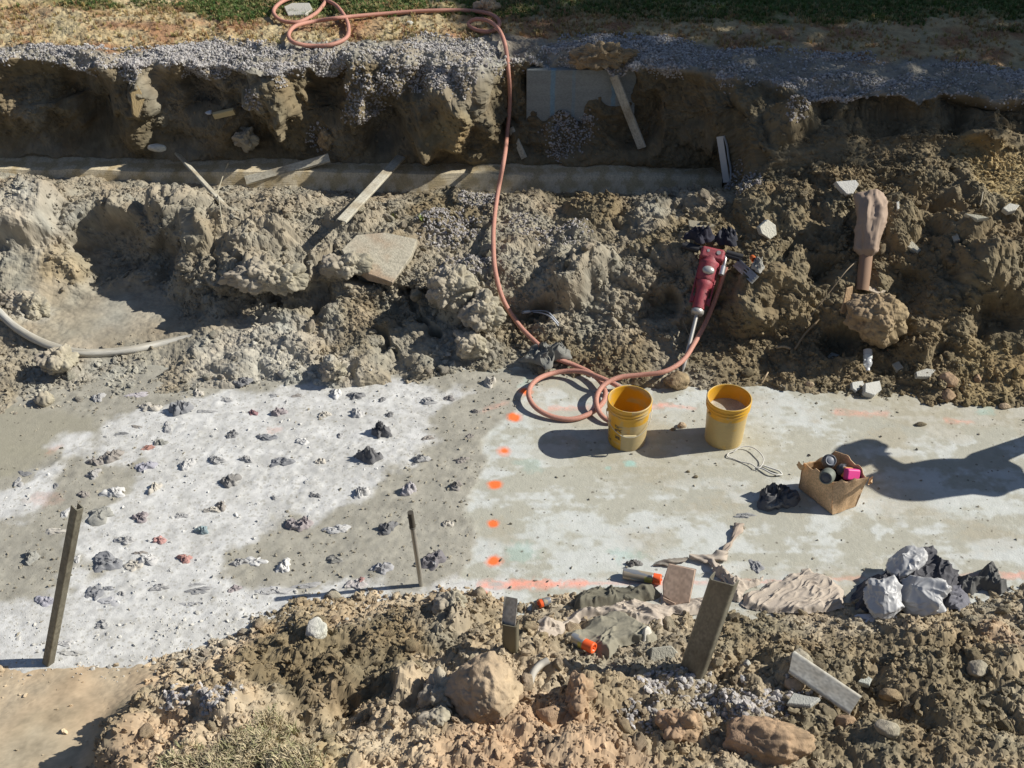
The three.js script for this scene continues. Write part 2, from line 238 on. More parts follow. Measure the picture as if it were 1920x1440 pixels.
function inside(pl, x, z) { let c = false; for (let i = 0, j = pl.length - 1; i < pl.length; j = i++) { const [a, b] = pl[i], [p, q] = pl[j]; if ((b > z) !== (q > z) && x < (p - a) * (z - b) / (q - b) + a) c = !c; } return c; }
function edgeDist(pl, x, z) { let m = 9; for (let i = 0, j = pl.length - 1; i < pl.length; j = i++) { const ax = pl[j][0], az = pl[j][1], dx = pl[i][0] - ax, dz = pl[i][1] - az, t = clamp(((x - ax) * dx + (z - az) * dz) / (dx * dx + dz * dz)), e = (x - ax - dx * t) ** 2 + (z - az - dz * t) ** 2; if (e < m) m = e; } m = Math.sqrt(m); return inside(pl, x, z) ? m : -m; }
const SX0 = -5.2, SX1 = 5.2, SZ0 = -.75, SZ1 = 2.95, TW = 2048, TH = 768;
const dustField = new Float32Array(512 * 192), mudField = new Float32Array(512 * 192), poolField = new Float32Array(512 * 192);
for (let j = 0; j < 192; j++) for (let i = 0; i < 512; i++) { const x = mix(SX0, SX1, i / 511), z = mix(SZ0, SZ1, j / 191), k = j * 512 + i; dustField[k] = Math.max(edgeDist(dustA, x, z), edgeDist(dustB, x, z)); mudField[k] = edgeDist(mudZone, x, z); poolField[k] = edgeDist(pool, x, z); }
const field = (F, x, z) => { const a = clamp((x - SX0) / (SX1 - SX0) * 511, 0, 510.99), b = clamp((z - SZ0) / (SZ1 - SZ0) * 191, 0, 190.99), i = Math.floor(a), j = Math.floor(b), u = a - i, v = b - j, k = j * 512 + i; return mix(mix(F[k], F[k + 1], u), mix(F[k + 512], F[k + 513], u), v); };
function slabSkin(x, z) { // how much dust, mud and wet mud lie at a point
  const w = fbm(x * 3.2, 0, z * 3.2, 4) * .22 + fbm(x * 14, 2, z * 14, 3) * .06;
  const dust = sstep(-.05, .05, field(dustField, x, z) + w), mud = sstep(-.03, .03, field(mudField, x, z) + w * .6), wet = sstep(-.06, .06, field(poolField, x, z) + w * .5);
  return { dust, mud: Math.max(mud, wet), wet };
}
const slabXs = wideXs(SX0 + .05, SX1 - .05, .014), slabPos = [], slabUv = [], slabIdx = []; const slabZs = []; for (let z = SZ0; z <= SZ1; z += .014) slabZs.push(z);
for (const z of slabZs) for (const x of slabXs) {
  let y = fbm(x * 1.3, 1, z * 1.3, 2) * .012;
  if (x > SX0 && x < SX1) { const s = slabSkin(x, z); const rub = s.mud * (1 - s.wet * .9);
    y += rub * (.004 + (lumps(x * 26, 3.3, z * 26, .45)) * .006 * (.35 + .65 * sstep(-.1, .4, fbm(x * 2.2 + 4, 6, z * 2.2))) + fbm(x * 9, 0, z * 9, 3) * .006) + fbm(x * 30, 5, z * 30, 2) * .0015 + s.wet * .006; }
  slabPos.push(x, y, z); slabUv.push((x - SX0) / (SX1 - SX0), (z - SZ0) / (SZ1 - SZ0));
}
{ const n = slabXs.length; for (let j = 0; j < slabZs.length - 1; j++) for (let i = 0; i < n - 1; i++) { const a = j * n + i; slabIdx.push(a, a + n, a + 1, a + 1, a + n, a + n + 1); } }
relief.fill(-9); stampRelief(farSheet.pos); stampRelief(nearSheet.pos); stampRelief(slabPos); closeRelief(4);

// ---- slab surface: weathered concrete, white dust, mud, marking paint
const paintDots = [[985, 733, 10, 5], [965, 782, 11, 6], [946, 847, 11, 6], [928, 910, 10, 7], [925, 983, 8, 6], [925, 1052, 12, 7], [909, 1116, 9, 7]].map(([u, v, a]) => { const p = site(u, v, 0); return [p.x, p.z, a * mpp(p)]; });
const paintLines = [[[905, 1098], [960, 1096], .045, .75], [[965, 1097], [1095, 1094], .05, 1], [[1095, 1094], [1500, 1090], .03, .55], [[1500, 1088], [1620, 1084], .03, .4], [[1790, 1084], [1930, 1078], .04, .6], [[905, 772], [950, 755], .04, .35], [[1030, 766], [1120, 764], .05, .6], [[1210, 765], [1240, 760], .035, .5], [[1240, 757], [1300, 765], .035, .5], [[1570, 774], [1660, 776], .05, .5], [[1775, 788], [1820, 791], .04, .5], [[95, 940], [75, 935], .09, .2], [[505, 810], [520, 806], .05, .25], [[90, 848], [110, 840], .05, .3]].map(([a, b, w, k]) => { const p = site(...a), q = site(...b); return [p.x, p.z, q.x, q.z, w, k]; });
const tealSpots = [[1185, 868, .055, .8], [1140, 877, .03, .5], [735, 962, .045, .8], [980, 1035, .1, .35], [1060, 1180, .1, .3], [840, 905, .07, .25], [1000, 870, .1, .25], [980, 720, .1, .3], [1840, 770, .08, .4], [1160, 1040, .12, .3]].map(([u, v, r, k]) => { const p = site(u, v); return [p.x, p.z, r, k]; });
const smear = poly([[985, 770], [1330, 775], [1440, 800], [1460, 850], [1340, 895], [1180, 900], [1050, 885], [1010, 830]]);
const smear2 = poly([[1480, 690], [2300, 690], [2300, 800], [1700, 805], [1560, 775]]);
const slabTex = (() => {
  const d = new Uint8Array(TW * TH * 4), s8 = v => { v = clamp(v); return 255 * (v <= .0031308 ? 12.92 * v : 1.055 * Math.pow(v, 1 / 2.4) - .055); };
  const c = [0, 0, 0], to = (t, r, g, b) => { c[0] = mix(c[0], r, t); c[1] = mix(c[1], g, t); c[2] = mix(c[2], b, t); };
  for (let j = 0; j < TH; j++) for (let i = 0; i < TW; i++) {
    const x = mix(SX0, SX1, (i + .5) / TW), z = mix(SZ0, SZ1, (j + .5) / TH), s = slabSkin(x, z);
    const n1 = fbm(x * 1.1, 9, z * 2.4, 4), n2 = fbm(x * 6 + 3, 4, z * 9, 4), n3 = fbm(x * 30, 2, z * 30, 3), n4 = hsh(i, j, 5) - .5, streak = fbm(x * 1.5 + z * 1.3, 7, z * 22, 3);
    c[0] = .42; c[1] = .41; c[2] = .34;
    to(sstep(-.25, .32, n1 * .8 + n2 * .95 + streak * .3 + n3 * .4), .525, .54, .50);
    to(.5 * sstep(.1, .42, fbm(x * 2.3, 31, z * 3.1, 4) + n3 * .3), .39, .345, .25);
    to(.45 * sstep(-.12, .5, n2 * .9 + streak * .35 + n3 * .3), .585, .60, .58);
    if (x > .0) { to(.55 * sstep(-.1, .1, Math.max(edgeDistLite(smear, x, z), -1) + n2 * .3), .40, .375, .285); to(.55 * sstep(-.12, .12, edgeDistLite(smear2, x, z) + n2 * .35), .40, .355, .255); }
    for (const [px, pz, r, k] of tealSpots) { const e = Math.hypot(x - px, (z - pz) * 1.2) / r + n2 * 1.2 + n3 * .6; if (e < 1.1) to(k * .8 * (1 - sstep(.3, 1.1, e)), .33, .60, .55); }
    const mudTone = 1 + n2 * .22 + n3 * .12; to(s.mud, .345 * mudTone, .327 * mudTone, .272 * mudTone);
    to(s.wet, .315 + n1 * .02, .295 + n1 * .02, .232);
    const dn = .97 + n3 * .16 + n2 * .1; to(s.dust * (.82 + .18 * sstep(-.2, .15, n2 + n1 * .4)), .60 * dn, .597 * dn, .575 * dn);
    if (s.mud > .3 && s.wet < .5) { const g = lumps(x * 75 + 2, 8, z * 75, .2); if (g > .42) to(.45 * sstep(.42, .6, g), .30, .28, .225); }
    else { const g = lumps(x * 80, 5, z * 80, .008); if (g > .5) to(.7, .12, .105, .08); }
    for (const [ax, az, bx, bz, w, k] of paintLines) { if (Math.abs(z - az) > .3) continue; const dx = bx - ax, dz = bz - az, t = clamp(((x - ax) * dx + (z - az) * dz) / (dx * dx + dz * dz)), e = Math.hypot(x - ax - dx * t, z - az - dz * t) / w + n3 * .9 + n2 * .6; if (e < 1) to(k * .78 * (1 - sstep(.25, 1, e)) * (.75 + n3), .88, .335, .235); }
    for (const [px, pz, r] of paintDots) { const e = Math.hypot(x - px, (z - pz) * 1.0) / r + n2 * .5 + n3 * .35; if (e < 1.7) to(1 - sstep(.55, 1.25, e) * .75 - .25 * sstep(1.2, 1.7, e), .93, .19, .045); }
    const f = 1 + n4 * .09 + n3 * .10, o = (j * TW + i) * 4;
    d[o] = s8(c[0] * f); d[o + 1] = s8(c[1] * f); d[o + 2] = s8(c[2] * f); d[o + 3] = 255;
  }
  const t = new THREE.DataTexture(d, TW, TH); t.colorSpace = THREE.SRGBColorSpace; t.magFilter = THREE.LinearFilter; t.minFilter = THREE.LinearMipmapLinearFilter; t.generateMipmaps = true; t.needsUpdate = true; return t;
})();
function edgeDistLite(pl, x, z) { return edgeDist(pl, x, z); }
const gritSlab = grit.clone(); gritSlab.repeat.set(24, 9); gritSlab.needsUpdate = true;
{ const g = new THREE.BufferGeometry(); g.setAttribute('position', new THREE.Float32BufferAttribute(slabPos, 3)); g.setAttribute('uv', new THREE.Float32BufferAttribute(slabUv, 2)); g.setIndex(slabIdx); g.computeVertexNormals();
  struct('concrete_slab', g, new THREE.MeshStandardMaterial({ map: slabTex, roughness: .93, bumpMap: gritSlab, bumpScale: .0015, side: THREE.DoubleSide }), 'grey concrete slab floor of the trench, white dust on its left half', 'slab'); }

// ---- soil colours: kinds of earth in patches, each with its own grain
const CLAY = [.295, .262, .198], CLAYPALE = [.40, .375, .315], SOIL = [.20, .16, .095], SOILDARK = [.13, .102, .058], TAN = [.48, .375, .25], REDTAN = [.41, .295, .19], OCHRE = [.40, .30, .14], STRAW = [.42, .335, .19], GRAVEL = [.36, .355, .345], TURF = [.10, .145, .04], RUST = [.30, .17, .09];
const patch = ([u, v, r, c, k]) => ({ p: at(u, v), r, c, k: k ?? 1 });
const farPatches = [
  [100, 620, .9, CLAY, .9], [300, 640, .7, CLAY], [500, 660, .6, CLAYPALE, .8], [620, 690, .4, CLAYPALE, .9], [760, 680, .5, CLAY], [150, 720, .6, CLAYPALE, .5], [60, 580, .25, CLAYPALE, .8], [40, 400, .45, CLAYPALE, .6], [250, 590, .4, CLAYPALE, .35], [120, 490, .25, OCHRE, .3],
  [860, 560, .4, CLAY], [880, 640, .3, CLAYPALE, .6], [1000, 690, .3, CLAY], [600, 430, .5, CLAY, .6], [720, 420, .35, CLAY, .7], [350, 400, .5, CLAY, .6], [500, 460, .4, CLAY, .6],
  [1700, 420, 1.0, SOIL, .8], [1600, 600, .8, SOIL, .9], [1850, 600, .7, SOIL], [1400, 560, .5, SOIL, .8], [1880, 330, .35, OCHRE, .7], [1820, 290, .2, OCHRE, .5], [1860, 700, .4, OCHRE, .35], [1450, 690, .4, SOIL, .5],
  [180, 210, .6, SOILDARK, .6], [840, 240, .3, OCHRE, .45], [520, 230, .3, SOIL, .6], [1140, 110, .3, OCHRE, .4],
].map(patch);
const nearPatches = [
  [60, 1320, .5, TAN], [160, 1290, .35, TAN], [30, 1420, .5, TAN], [120, 1270, .3, TAN], [300, 1260, .3, TAN, .95], [420, 1230, .28, TAN, .95], [330, 1340, .3, TAN, .7], [420, 1380, .35, TAN, .75], [480, 1330, .2, TAN, .6], [60, 1390, .3, [.42, .36, .25], .5], [260, 1390, .25, REDTAN, .7], [350, 1420, .3, TAN, .6],
  [560, 1230, .45, SOIL, 1], [700, 1250, .4, SOIL, .9], [780, 1180, .3, SOIL, .8], [600, 1300, .3, SOILDARK, .6], [800, 1320, .25, TAN, .4], [900, 1420, .45, REDTAN, .95], [1080, 1400, .45, REDTAN, .95], [1000, 1330, .3, REDTAN, .7], [760, 1390, .3, TAN, .7], [720, 1420, .3, TAN, .7], [560, 1420, .3, STRAW, .7],
  [1200, 1210, .4, CLAY, .5], [1700, 1280, .7, SOIL, .75], [1450, 1200, .4, SOIL, .5], [1880, 1190, .14, REDTAN, .8], [850, 1140, .3, CLAY, .6], [1000, 1150, .25, CLAY, .5], [400, 1190, .3, CLAYPALE, .6],
].map(patch);
function soilColours(S, basic, patches) {
  const n = S.rg.length, col = new Float32Array(n * 3), c = [0, 0, 0];
  for (let q = 0; q < n; q++) {
    const o = q * 3, x = S.pos[o], y = S.pos[o + 1], z = S.pos[o + 2];
    basic(c, x, y, z, S.ks[q]);
    const w = fbm(x * 3, y * 3, z * 3, 3), w2 = fbm(x * 11, y * 11, z * 11, 3);
    for (const s of patches) { const e = Math.hypot(x - s.p.x, y - s.p.y, z - s.p.z) / s.r + w * .6 + w2 * .3; if (e < 1) { const t = s.k * (1 - sstep(.55, 1, e)); c[0] = mix(c[0], s.c[0], t); c[1] = mix(c[1], s.c[1], t); c[2] = mix(c[2], s.c[2], t); } }
    const f = 1 + w2 * .45 + vn(x * 60, y * 60, z * 60) * .12 + (hsh(q, 3, 1) - .5) * .12, wm = 1 + fbm(x * 5 + 8, y * 5, z * 5, 2) * .12;
    col[o] = c[0] * f * wm; col[o + 1] = c[1] * f; col[o + 2] = c[2] * f / wm;
  }
  S.col = col;
}
soilColours(farSheet, (c, x, y, z, k) => {
  const w = fbm(x * 1.6, y * 1.6, z * 1.6, 3), m = (a, b, t) => { for (let i = 0; i < 3; i++) c[i] = mix(a[i], b[i], t); };
  m(SOIL, CLAY, sstep(-.25, .3, w + (k < 5 ? .05 : -.3) - x * .13)); if (k > 5.6) m(c, SOILDARK, .35);
  const g = sstep(7.75, 8.1, k + w * .35 + fbm(x * 7, 3, z * 7, 2) * .3);
  if (g > 0) { const up = sstep(8.75, 9.05, k + w * .5), t2 = fbm(x * 4, 6, z * 4, 3);
    const gr = [.29, .265, .215], st = t2 > .08 ? RUST : STRAW, s2 = sstep(.0, .2, Math.abs(t2 - .08)); const h = [0, 1, 2].map(i => mix(gr[i], mix((STRAW[i] + RUST[i]) / 2, st[i], s2), up)); const grass = sstep(9.95, 10.25, k + w * .25 + t2 * .3 - (x < -3.2 ? .15 : 0)); for (let i = 0; i < 3; i++) { h[i] = mix(h[i], TURF[i], grass); c[i] = mix(c[i], h[i], g); } }
}, farPatches);
soilColours(nearSheet, (c, x, y, z, k) => { const w = fbm(x * 1.6 + 4, y * 1.6, z * 1.6, 3), t = sstep(-.3, .3, w); for (let i = 0; i < 3; i++) c[i] = mix(SOIL[i] * 1.25, mix(CLAY[i], TAN[i], .4 + .4 * sstep(1, -1.2, x)), .3 + t * .6); }, nearPatches);
const soilMat = new THREE.MeshStandardMaterial({ vertexColors: true, roughness: 1, flatShading: true, side: THREE.DoubleSide });
function sheetMesh(S, name, j0, j1, label, cat) { const g = S.mk(S.pos, j0, j1), a = S.nX * j0, b = S.nX * (j1 + 1); g.setAttribute('color', new THREE.BufferAttribute(S.col.slice(a * 3, b * 3), 3)); g.setAttribute('uv', new THREE.BufferAttribute(S.uv.slice(a * 2, b * 2), 2)); g.deleteAttribute('normal'); return struct(name, g, soilMat, label, cat); }
const rimJ = farSheet.rowStart[8];
sheetMesh(farSheet, 'far_bank', 0, rimJ, 'dug earth bank of clods and cracked clay behind the slab', 'bank');
sheetMesh(farSheet, 'upper_ground', rimJ, farSheet.nS - 1, 'level ground of gravel, dry soil and grass above the bank', 'ground');
sheetMesh(nearSheet, 'near_bank', 0, nearSheet.nS - 1, 'heaped brown earth in front of the slab', 'bank');

// ---------------------------------------------------------------- loose stuff: clods, gravel, grass
function stoneGeo(s, flat = .8, det = 1, bump = .35) {
  let g = new THREE.IcosahedronGeometry(1, det); g.deleteAttribute('normal'); g.deleteAttribute('uv'); g = mergeVertices(g, 1e-4);
  const p = g.attributes.position, planes = []; seed(s);
  for (let i = 0; i < 6; i++) planes.push([V(rr(-1, 1), rr(-1, 1), rr(-1, 1)).normalize(), rr(.55, .9)]);
  for (let i = 0; i < p.count; i++) { const v = V(p.getX(i), p.getY(i), p.getZ(i)); let r = 1 + bump * fbm(v.x * 1.6 + s, v.y * 1.6, v.z * 1.6, 3) * 1.4;
    for (const [n, d] of planes) { const q = v.dot(n); if (q * r > d) r = mix(r, d / q, .8); } v.multiplyScalar(r); p.setXYZ(i, v.x, v.y * flat, v.z); }
  g.computeVertexNormals(); return g;
}
const crumb = [11, 12, 13, 14].map(s => { const g = stoneGeo(s, .8, 2, 1.3).toNonIndexed(); g.computeVertexNormals(); return g; }), pebble = [21, 22, 23].map(s => { const g = stoneGeo(s, .65, 0, .5).toNonIndexed(); g.computeVertexNormals(); return g; });
const looseMat = new THREE.MeshStandardMaterial({ roughness: 1 });
function scatter(name, label, category, geos, S, count, accept, sizeFn, colFn, sink = .25, s0 = 5) {
  seed(s0); const n = S.rg.length, lists = geos.map(() => []); let tries = 0, got = 0; const M = new THREE.Matrix4(), Q = new THREE.Quaternion(), E = new THREE.Euler();
  while (got < count && tries++ < count * 60) {
    const q = Math.floor(rnd() * n), o = q * 3, x = S.pos[o], y = S.pos[o + 1], z = S.pos[o + 2]; if (rnd() > accept(x, y, z, S.ks[q])) continue;
    const sz = sizeFn(x, z), nx = S.nrm[o], ny = S.nrm[o + 1], nz = S.nrm[o + 2], up = sz * (1 - 2 * sink) * .5;
    E.set(rr(0, 6.3), rr(0, 6.3), rr(0, 6.3)); Q.setFromEuler(E);
    M.compose(V(x + (rnd() - .5) * .01 + nx * up, y + ny * up, z + (rnd() - .5) * .01 + nz * up), Q, V(sz * rr(.8, 1.2), sz * rr(.7, 1.1), sz * rr(.8, 1.3)));
    lists[got % geos.length].push([M.clone(), colFn(x, y, z, q)]); got++;
  }
  geos.forEach((g, i) => { const im = new THREE.InstancedMesh(g, looseMat, lists[i].length); lists[i].forEach(([m, c], k) => { im.setMatrixAt(k, m); im.setColorAt(k, c); }); im.name = numbered(name); im.userData = { label, category, kind: 'stuff' }; scene.add(im); });
}
const soilTone = S => (x, y, z, q) => { const f = rr(.8, 1.25), o = q * 3; return lin(S.col[o] * f, S.col[o + 1] * f, S.col[o + 2] * f); };
const greyTone = (a, b, warm = .02) => () => { const g = rr(a, b); return lin(g + warm, g + rr(0, .01), g - warm * rr(0, 1)); };
const near2 = (list) => { const L = list.map(([u, v, r, k]) => [at(u, v), r, k ?? 1]); return (x, y, z) => { let m = 0; for (const [p, r, k] of L) { const e = Math.hypot(x - p.x, y - p.y, z - p.z) / r + fbm(x * 5, y * 5, z * 5, 2) * .4; if (e < 1) m = Math.max(m, k * (1 - sstep(.5, 1, e))); } return m; }; };
const inFar = x => x > -5.5 && x < 5.5;
const smoothHere = near2([[150, 600, .6], [240, 590, .5], [60, 520, .35], [330, 640, .25], [180, 220, .5, .9], [60, 400, .3, .7]]), smoothFront = near2([[60, 1330, .6], [180, 1290, .4], [40, 1430, .6]]);
scatter('loose_clods', 'crumbled clods strewn over the far bank', 'soil', crumb, farSheet, 34000, (x, y, z, k) => inFar(x) && k > .8 && k < 7.4 && !(k > 4.6 && k < 6.2 && x < 2) ? Math.max(0, (k < 4.6 ? 1 : .35) - smoothHere(x, y, z)) * (.35 + .65 * sstep(-.2, .3, fbm(x * 2, y * 2, z * 2 + 7, 2))) : 0, () => .005 + .02 * rnd() ** 5, soilTone(farSheet), .36, 31);
scatter('loose_crumbs', 'crumbled clods strewn over the near bank', 'soil', crumb, nearSheet, 20000, (x, y, z, k) => Math.abs(x) < 4 && k > .7 && k < 4.2 ? Math.max(.02, 1 - 1.2 * smoothFront(x, y, z)) : 0, () => .005 + .02 * rnd() ** 5, soilTone(nearSheet), .36, 32);
const edgeGravel = (x, y, z, k) => inFar(x) && k > 7.6 && k < 9.15 ? sstep(7.7, 8.1, k + fbm(x * 5, 0, z * 5, 2) * .8) * (1 - sstep(8.5, 9.1, k + fbm(x * 1.5, 4, z * 2, 3) * 1.3)) * (.12 + .88 * sstep(-.12, .15, fbm(x * 2.2, 1, z * 4, 3))) * (x > 1.4 ? .7 : 1) : 0;
scatter('crushed_gravel', 'pale crushed gravel strip along the top of the bank', 'gravel', pebble, farSheet, 25000, edgeGravel, () => rr(.007, .016), greyTone(.24, .52, .025), .15, 33);
const spill = near2([[840, 420, .32], [870, 490, .25, .8], [900, 370, .25, .8], [690, 190, .3, .9], [730, 150, .2], [1060, 240, .3, .7], [1380, 330, .2, .7], [1400, 345, .15], [600, 260, .15, .7], [780, 130, .25], [850, 130, .3], [470, 190, .12, .6], [1500, 200, .15, .6], [990, 420, .2, .4], [1060, 430, .3, .4]]);
scatter('spilled_gravel', 'grey gravel spilled down the face of the bank', 'gravel', pebble, farSheet, 9000, (x, y, z, k) => k < 8 ? spill(x, y, z) : 0, () => rr(.007, .016), greyTone(.24, .46, .03), .15, 34);
const frontStones = near2([[1300, 1300, .2], [1230, 1290, .15], [1380, 1310, .2], [1450, 1320, .15, .8], [1200, 1340, .14, .6], [400, 1300, .14], [340, 1305, .12], [440, 1280, .12, .7], [1500, 1300, .1, .6]]);
scatter('broken_stone', 'grey broken stone lying on the near bank', 'gravel', pebble, nearSheet, 1500, (x, y, z, k) => frontStones(x, y, z), () => .007 + .017 * rnd() ** 2, greyTone(.28, .5, .03), .2, 35);
// grass: tufts of a few blades
function tuft(s, n, h, lean) { seed(s); const pos = []; for (let i = 0; i < n; i++) { const a = rr(0, 6.28), r = rr(0, .25) * h, x = Math.cos(a) * r, z = Math.sin(a) * r, l = rr(.3, 1) * lean, b = rr(0, 6.28), L = h * rr(.6, 1.1), w = .0022, tx = Math.cos(b), tz = Math.sin(b), px = -tz * w, pz = tx * w; const mx = x + tx * l * L * .35, mz = z + tz * l * L * .35, ex = x + tx * l * L, ez = z + tz * l * L, my = L * .6, ey = L * Math.sqrt(Math.max(.1, 1 - l * l)); pos.push(x - px, 0, z - pz, x + px, 0, z + pz, mx + px, my, mz + pz, x - px, 0, z - pz, mx + px, my, mz + pz, mx - px, my, mz - pz, mx - px, my, mz - pz, mx + px, my, mz + pz, ex, ey, ez); } const g = new THREE.BufferGeometry(); g.setAttribute('position', new THREE.Float32BufferAttribute(pos, 3)); g.computeVertexNormals(); return g; }
const grassMat = new THREE.MeshStandardMaterial({ roughness: .8, side: THREE.DoubleSide });
function grow(name, label, geos, S, count, accept, colFn, s0) {
  seed(s0); const n = S.rg.length, lists = geos.map(() => []); let got = 0, tries = 0; const M = new THREE.Matrix4(), Q = new THREE.Quaternion();
  while (got < count && tries++ < count * 80) { const q = Math.floor(rnd() * n), o = q * 3, x = S.pos[o] + (rnd() - .5) * .03, z = S.pos[o + 2] + (rnd() - .5) * .03; if (rnd() > accept(x, S.pos[o + 1], z, S.ks[q])) continue; Q.setFromAxisAngle(V(0, 1, 0), rr(0, 6.3)); const s = rr(.6, 1.3); M.compose(V(x, S.pos[o + 1] - .003, z), Q, V(s, s * rr(.7, 1.2), s)); lists[got % geos.length].push([M.clone(), colFn(x, z)]); got++; }
  geos.forEach((g, i) => { const im = new THREE.InstancedMesh(g, grassMat, lists[i].length); lists[i].forEach(([m, c], k) => { im.setMatrixAt(k, m); im.setColorAt(k, c); }); im.name = numbered(name); im.userData = { label, category: 'grass', kind: 'stuff' }; scene.add(im); });
}
const short = [41, 42, 43].map(s => tuft(s, 9, .045, .75)), long = [44, 45, 46].map(s => tuft(s, 11, .065, .9));
grow('green_grass', 'green grass of the lawn above the bank', short, farSheet, 30000, (x, y, z, k) => x > -6.4 && x < 6.4 && z > -6.2 && k > 9.7 ? sstep(9.95, 10.2, k + fbm(x * 1.6, y, z * 1.6, 3) * .25 + fbm(x * 4, 6, z * 4, 3) * .3 - (x < -3.2 ? .15 : 0)) : 0, () => { const d = rnd(); return d < .25 ? lin(.30, .27, .11) : lin(rr(.08, .14), rr(.13, .2), rr(.03, .05)); }, 51);
grow('dry_grass', 'dry straw coloured grass above the bank', short, farSheet, 4000, (x, y, z, k) => inFar(x) && k > 8.9 && k < 10.2 ? .25 + .75 * sstep(-.1, .3, fbm(x * 3, 2, z * 3, 3)) : 0, () => lin(rr(.36, .5), rr(.27, .36), rr(.12, .18)), 52);
const frontGrass = near2([[470, 1405, .15], [545, 1425, .17], [430, 1440, .15, .7], [520, 1370, .12, .6], [340, 1440, .14, .25]]);
grow('straw_grass', 'dry straw grass matted over the near heap', long, nearSheet, 1300, (x, y, z) => frontGrass(x, y, z), () => { const g = rr(.7, 1.15), d = rnd(); return d < .3 ? lin(.36 * g, .34 * g, .18 * g) : lin(.56 * g, .47 * g, .30 * g); }, 53);

// ---------------------------------------------------------------- single stones, clods and pieces of broken concrete
const rockMats = { brown: [.30, .225, .135], tan: [.44, .335, .225], clay: [.36, .32, .245], grey: [.42, .41, .37], pale: [.58, .565, .50], rust: [.37, .255, .16], dark: [.2, .165, .105] };
const gritRock = grit.clone(); gritRock.repeat.set(2, 2); gritRock.needsUpdate = true;
function rockGeo(s, sx, sy, sz, det = 5, bump = .3, crumble = 0) {
  let g = new THREE.IcosahedronGeometry(1, det * 3); g.deleteAttribute('normal'); g.deleteAttribute('uv'); g = mergeVertices(g, 1e-4); seed(s);
  const p = g.attributes.position, uv = [], col = [], planes = []; for (let i = 0; i < 9; i++) planes.push([V(rr(-1, 1), rr(-1, 1), rr(-1, 1)).normalize(), rr(.62, .92)]);
  for (let i = 0; i < p.count; i++) { const v = V(p.getX(i), p.getY(i), p.getZ(i)), u = v.clone(); let r = 1 + bump * fbm(u.x * 1.3 + s, u.y * 1.3, u.z * 1.3, 3);
    for (const [n, d] of planes) { const q = v.dot(n); if (q * r > d) r = mix(r, d / q, .72); }
    r += .05 * fbm(u.x * 5, u.y * 5 + s, u.z * 5, 3) + .035 * lumps(u.x * 5, u.y * 5, u.z * 5 + s, .4) * bump * 2; const X = u.x * r * sx, Y = u.y * r * sy, Z = u.z * r * sz, c = crumble ? crumble * ((lumps(X * 15 + s, Y * 15, Z * 15, .6) - .3) * .045 + (lumps(X * 36, Y * 36 + s, Z * 36, .7) - .35) * .018 + ridge(X * 7 + s, Y * 7, Z * 7, 3) * .02) : ridge(X * 30, Y * 30, Z * 30 + s, 2) * .002; p.setXYZ(i, X + u.x * c, Y + u.y * c, Z + u.z * c); uv.push(X * 3 + Y * 1.1, Z * 3 + Y * 1.7); const f = 1 + fbm(u.x * 3, u.y * 3, u.z * 3 + s, 3) * .5; col.push(f, f * (1 + .03 * u.x), f); }
  g.setAttribute('uv', new THREE.Float32BufferAttribute(uv, 2)); g.setAttribute('color', new THREE.Float32BufferAttribute(col, 3)); g.computeVertexNormals(); return g;
}
const rockMat = Object.fromEntries(Object.entries(rockMats).map(([k, c]) => [k, std(c, 1, { vertexColors: true, bumpMap: gritRock, bumpScale: .003 })]));
const clodMat = Object.fromEntries(Object.entries(rockMats).map(([k, c]) => [k, std(c, 1, { vertexColors: true, flatShading: true })]));
function rock(u, v, wpx, hpx, mat, label, { name = 'stone', category = 'stone', group, s = Math.round(u * 7 + v), flat = .75, bump = .3, sink = .3, turn = 0, lift = 0, det = 4, long = 1, crumble = name === 'stone' || category === 'rock' || name === 'boulder' ? 0 : 1 } = {}) {
  const p = at(u, v), m = mpp(p), a = wpx * m / 2, b = hpx * m / 2; const g = rockGeo(s, a, b * flat * 1.25, b * long, crumble ? det + 3 : det, bump, crumble);
  if (crumble >= .7) g.deleteAttribute('normal'); const o = new THREE.Mesh(g, (crumble >= .7 ? clodMat : rockMat)[mat]); o.position.set(p.x, groundY(p.x, p.z) + b * flat * (1 - 2 * sink) * .6 + lift, p.z); o.rotation.y = turn; return put(o, name, label, category, group);
}
rock(905, 1300, 142, 118, 'tan', 'big rounded tan boulder on the near bank, largest of all', { name: 'boulder', category: 'boulder', flat: .85, bump: .4, sink: .36, det: 9, crumble: .45 });
rock(1436, 1392, 158, 92, 'rust', 'long reddish brown boulder at the bottom edge right of centre', { name: 'boulder', category: 'boulder', flat: .75, bump: .3, sink: .4, det: 9, crumble: .35 });
rock(830, 1310, 70, 80, 'clay', 'pale cracked clay lump leaning against the big tan boulder', { name: 'clay_lump', category: 'clod', bump: .6, det: 6 });
rock(1268, 720, 50, 42, 'brown', 'angular brown rock at the slab edge under the chisel', { category: 'rock', bump: .35, sink: .12, det: 6 });
rock(1275, 1362, 70, 62, 'rust', 'reddish lump between the steel post and the long boulder', { name: 'clod', category: 'clod', bump: .4 });
rock(592, 1185, 44, 44, 'pale', 'pale rounded stone on the brown heap by the slab edge', { bump: .3 });
rock(820, 1345, 40, 40, 'clay', 'clay lump below the cracked clay lump', { name: 'clay_lump', category: 'clod', bump: .5 });
rock(1035, 1345, 60, 44, 'rust', 'reddish stone right of the big tan boulder', { bump: .3 });
rock(1085, 1310, 50, 70, 'rust', 'tall reddish lump beside the grey broken stone', { name: 'clod', category: 'clod', bump: .35, sink: .25 });
rock(845, 545, 90, 86, 'clay', 'large round clay boulder left of the hose', { name: 'clay_boulder', category: 'boulder', bump: .35, sink: .3, det: 8 });
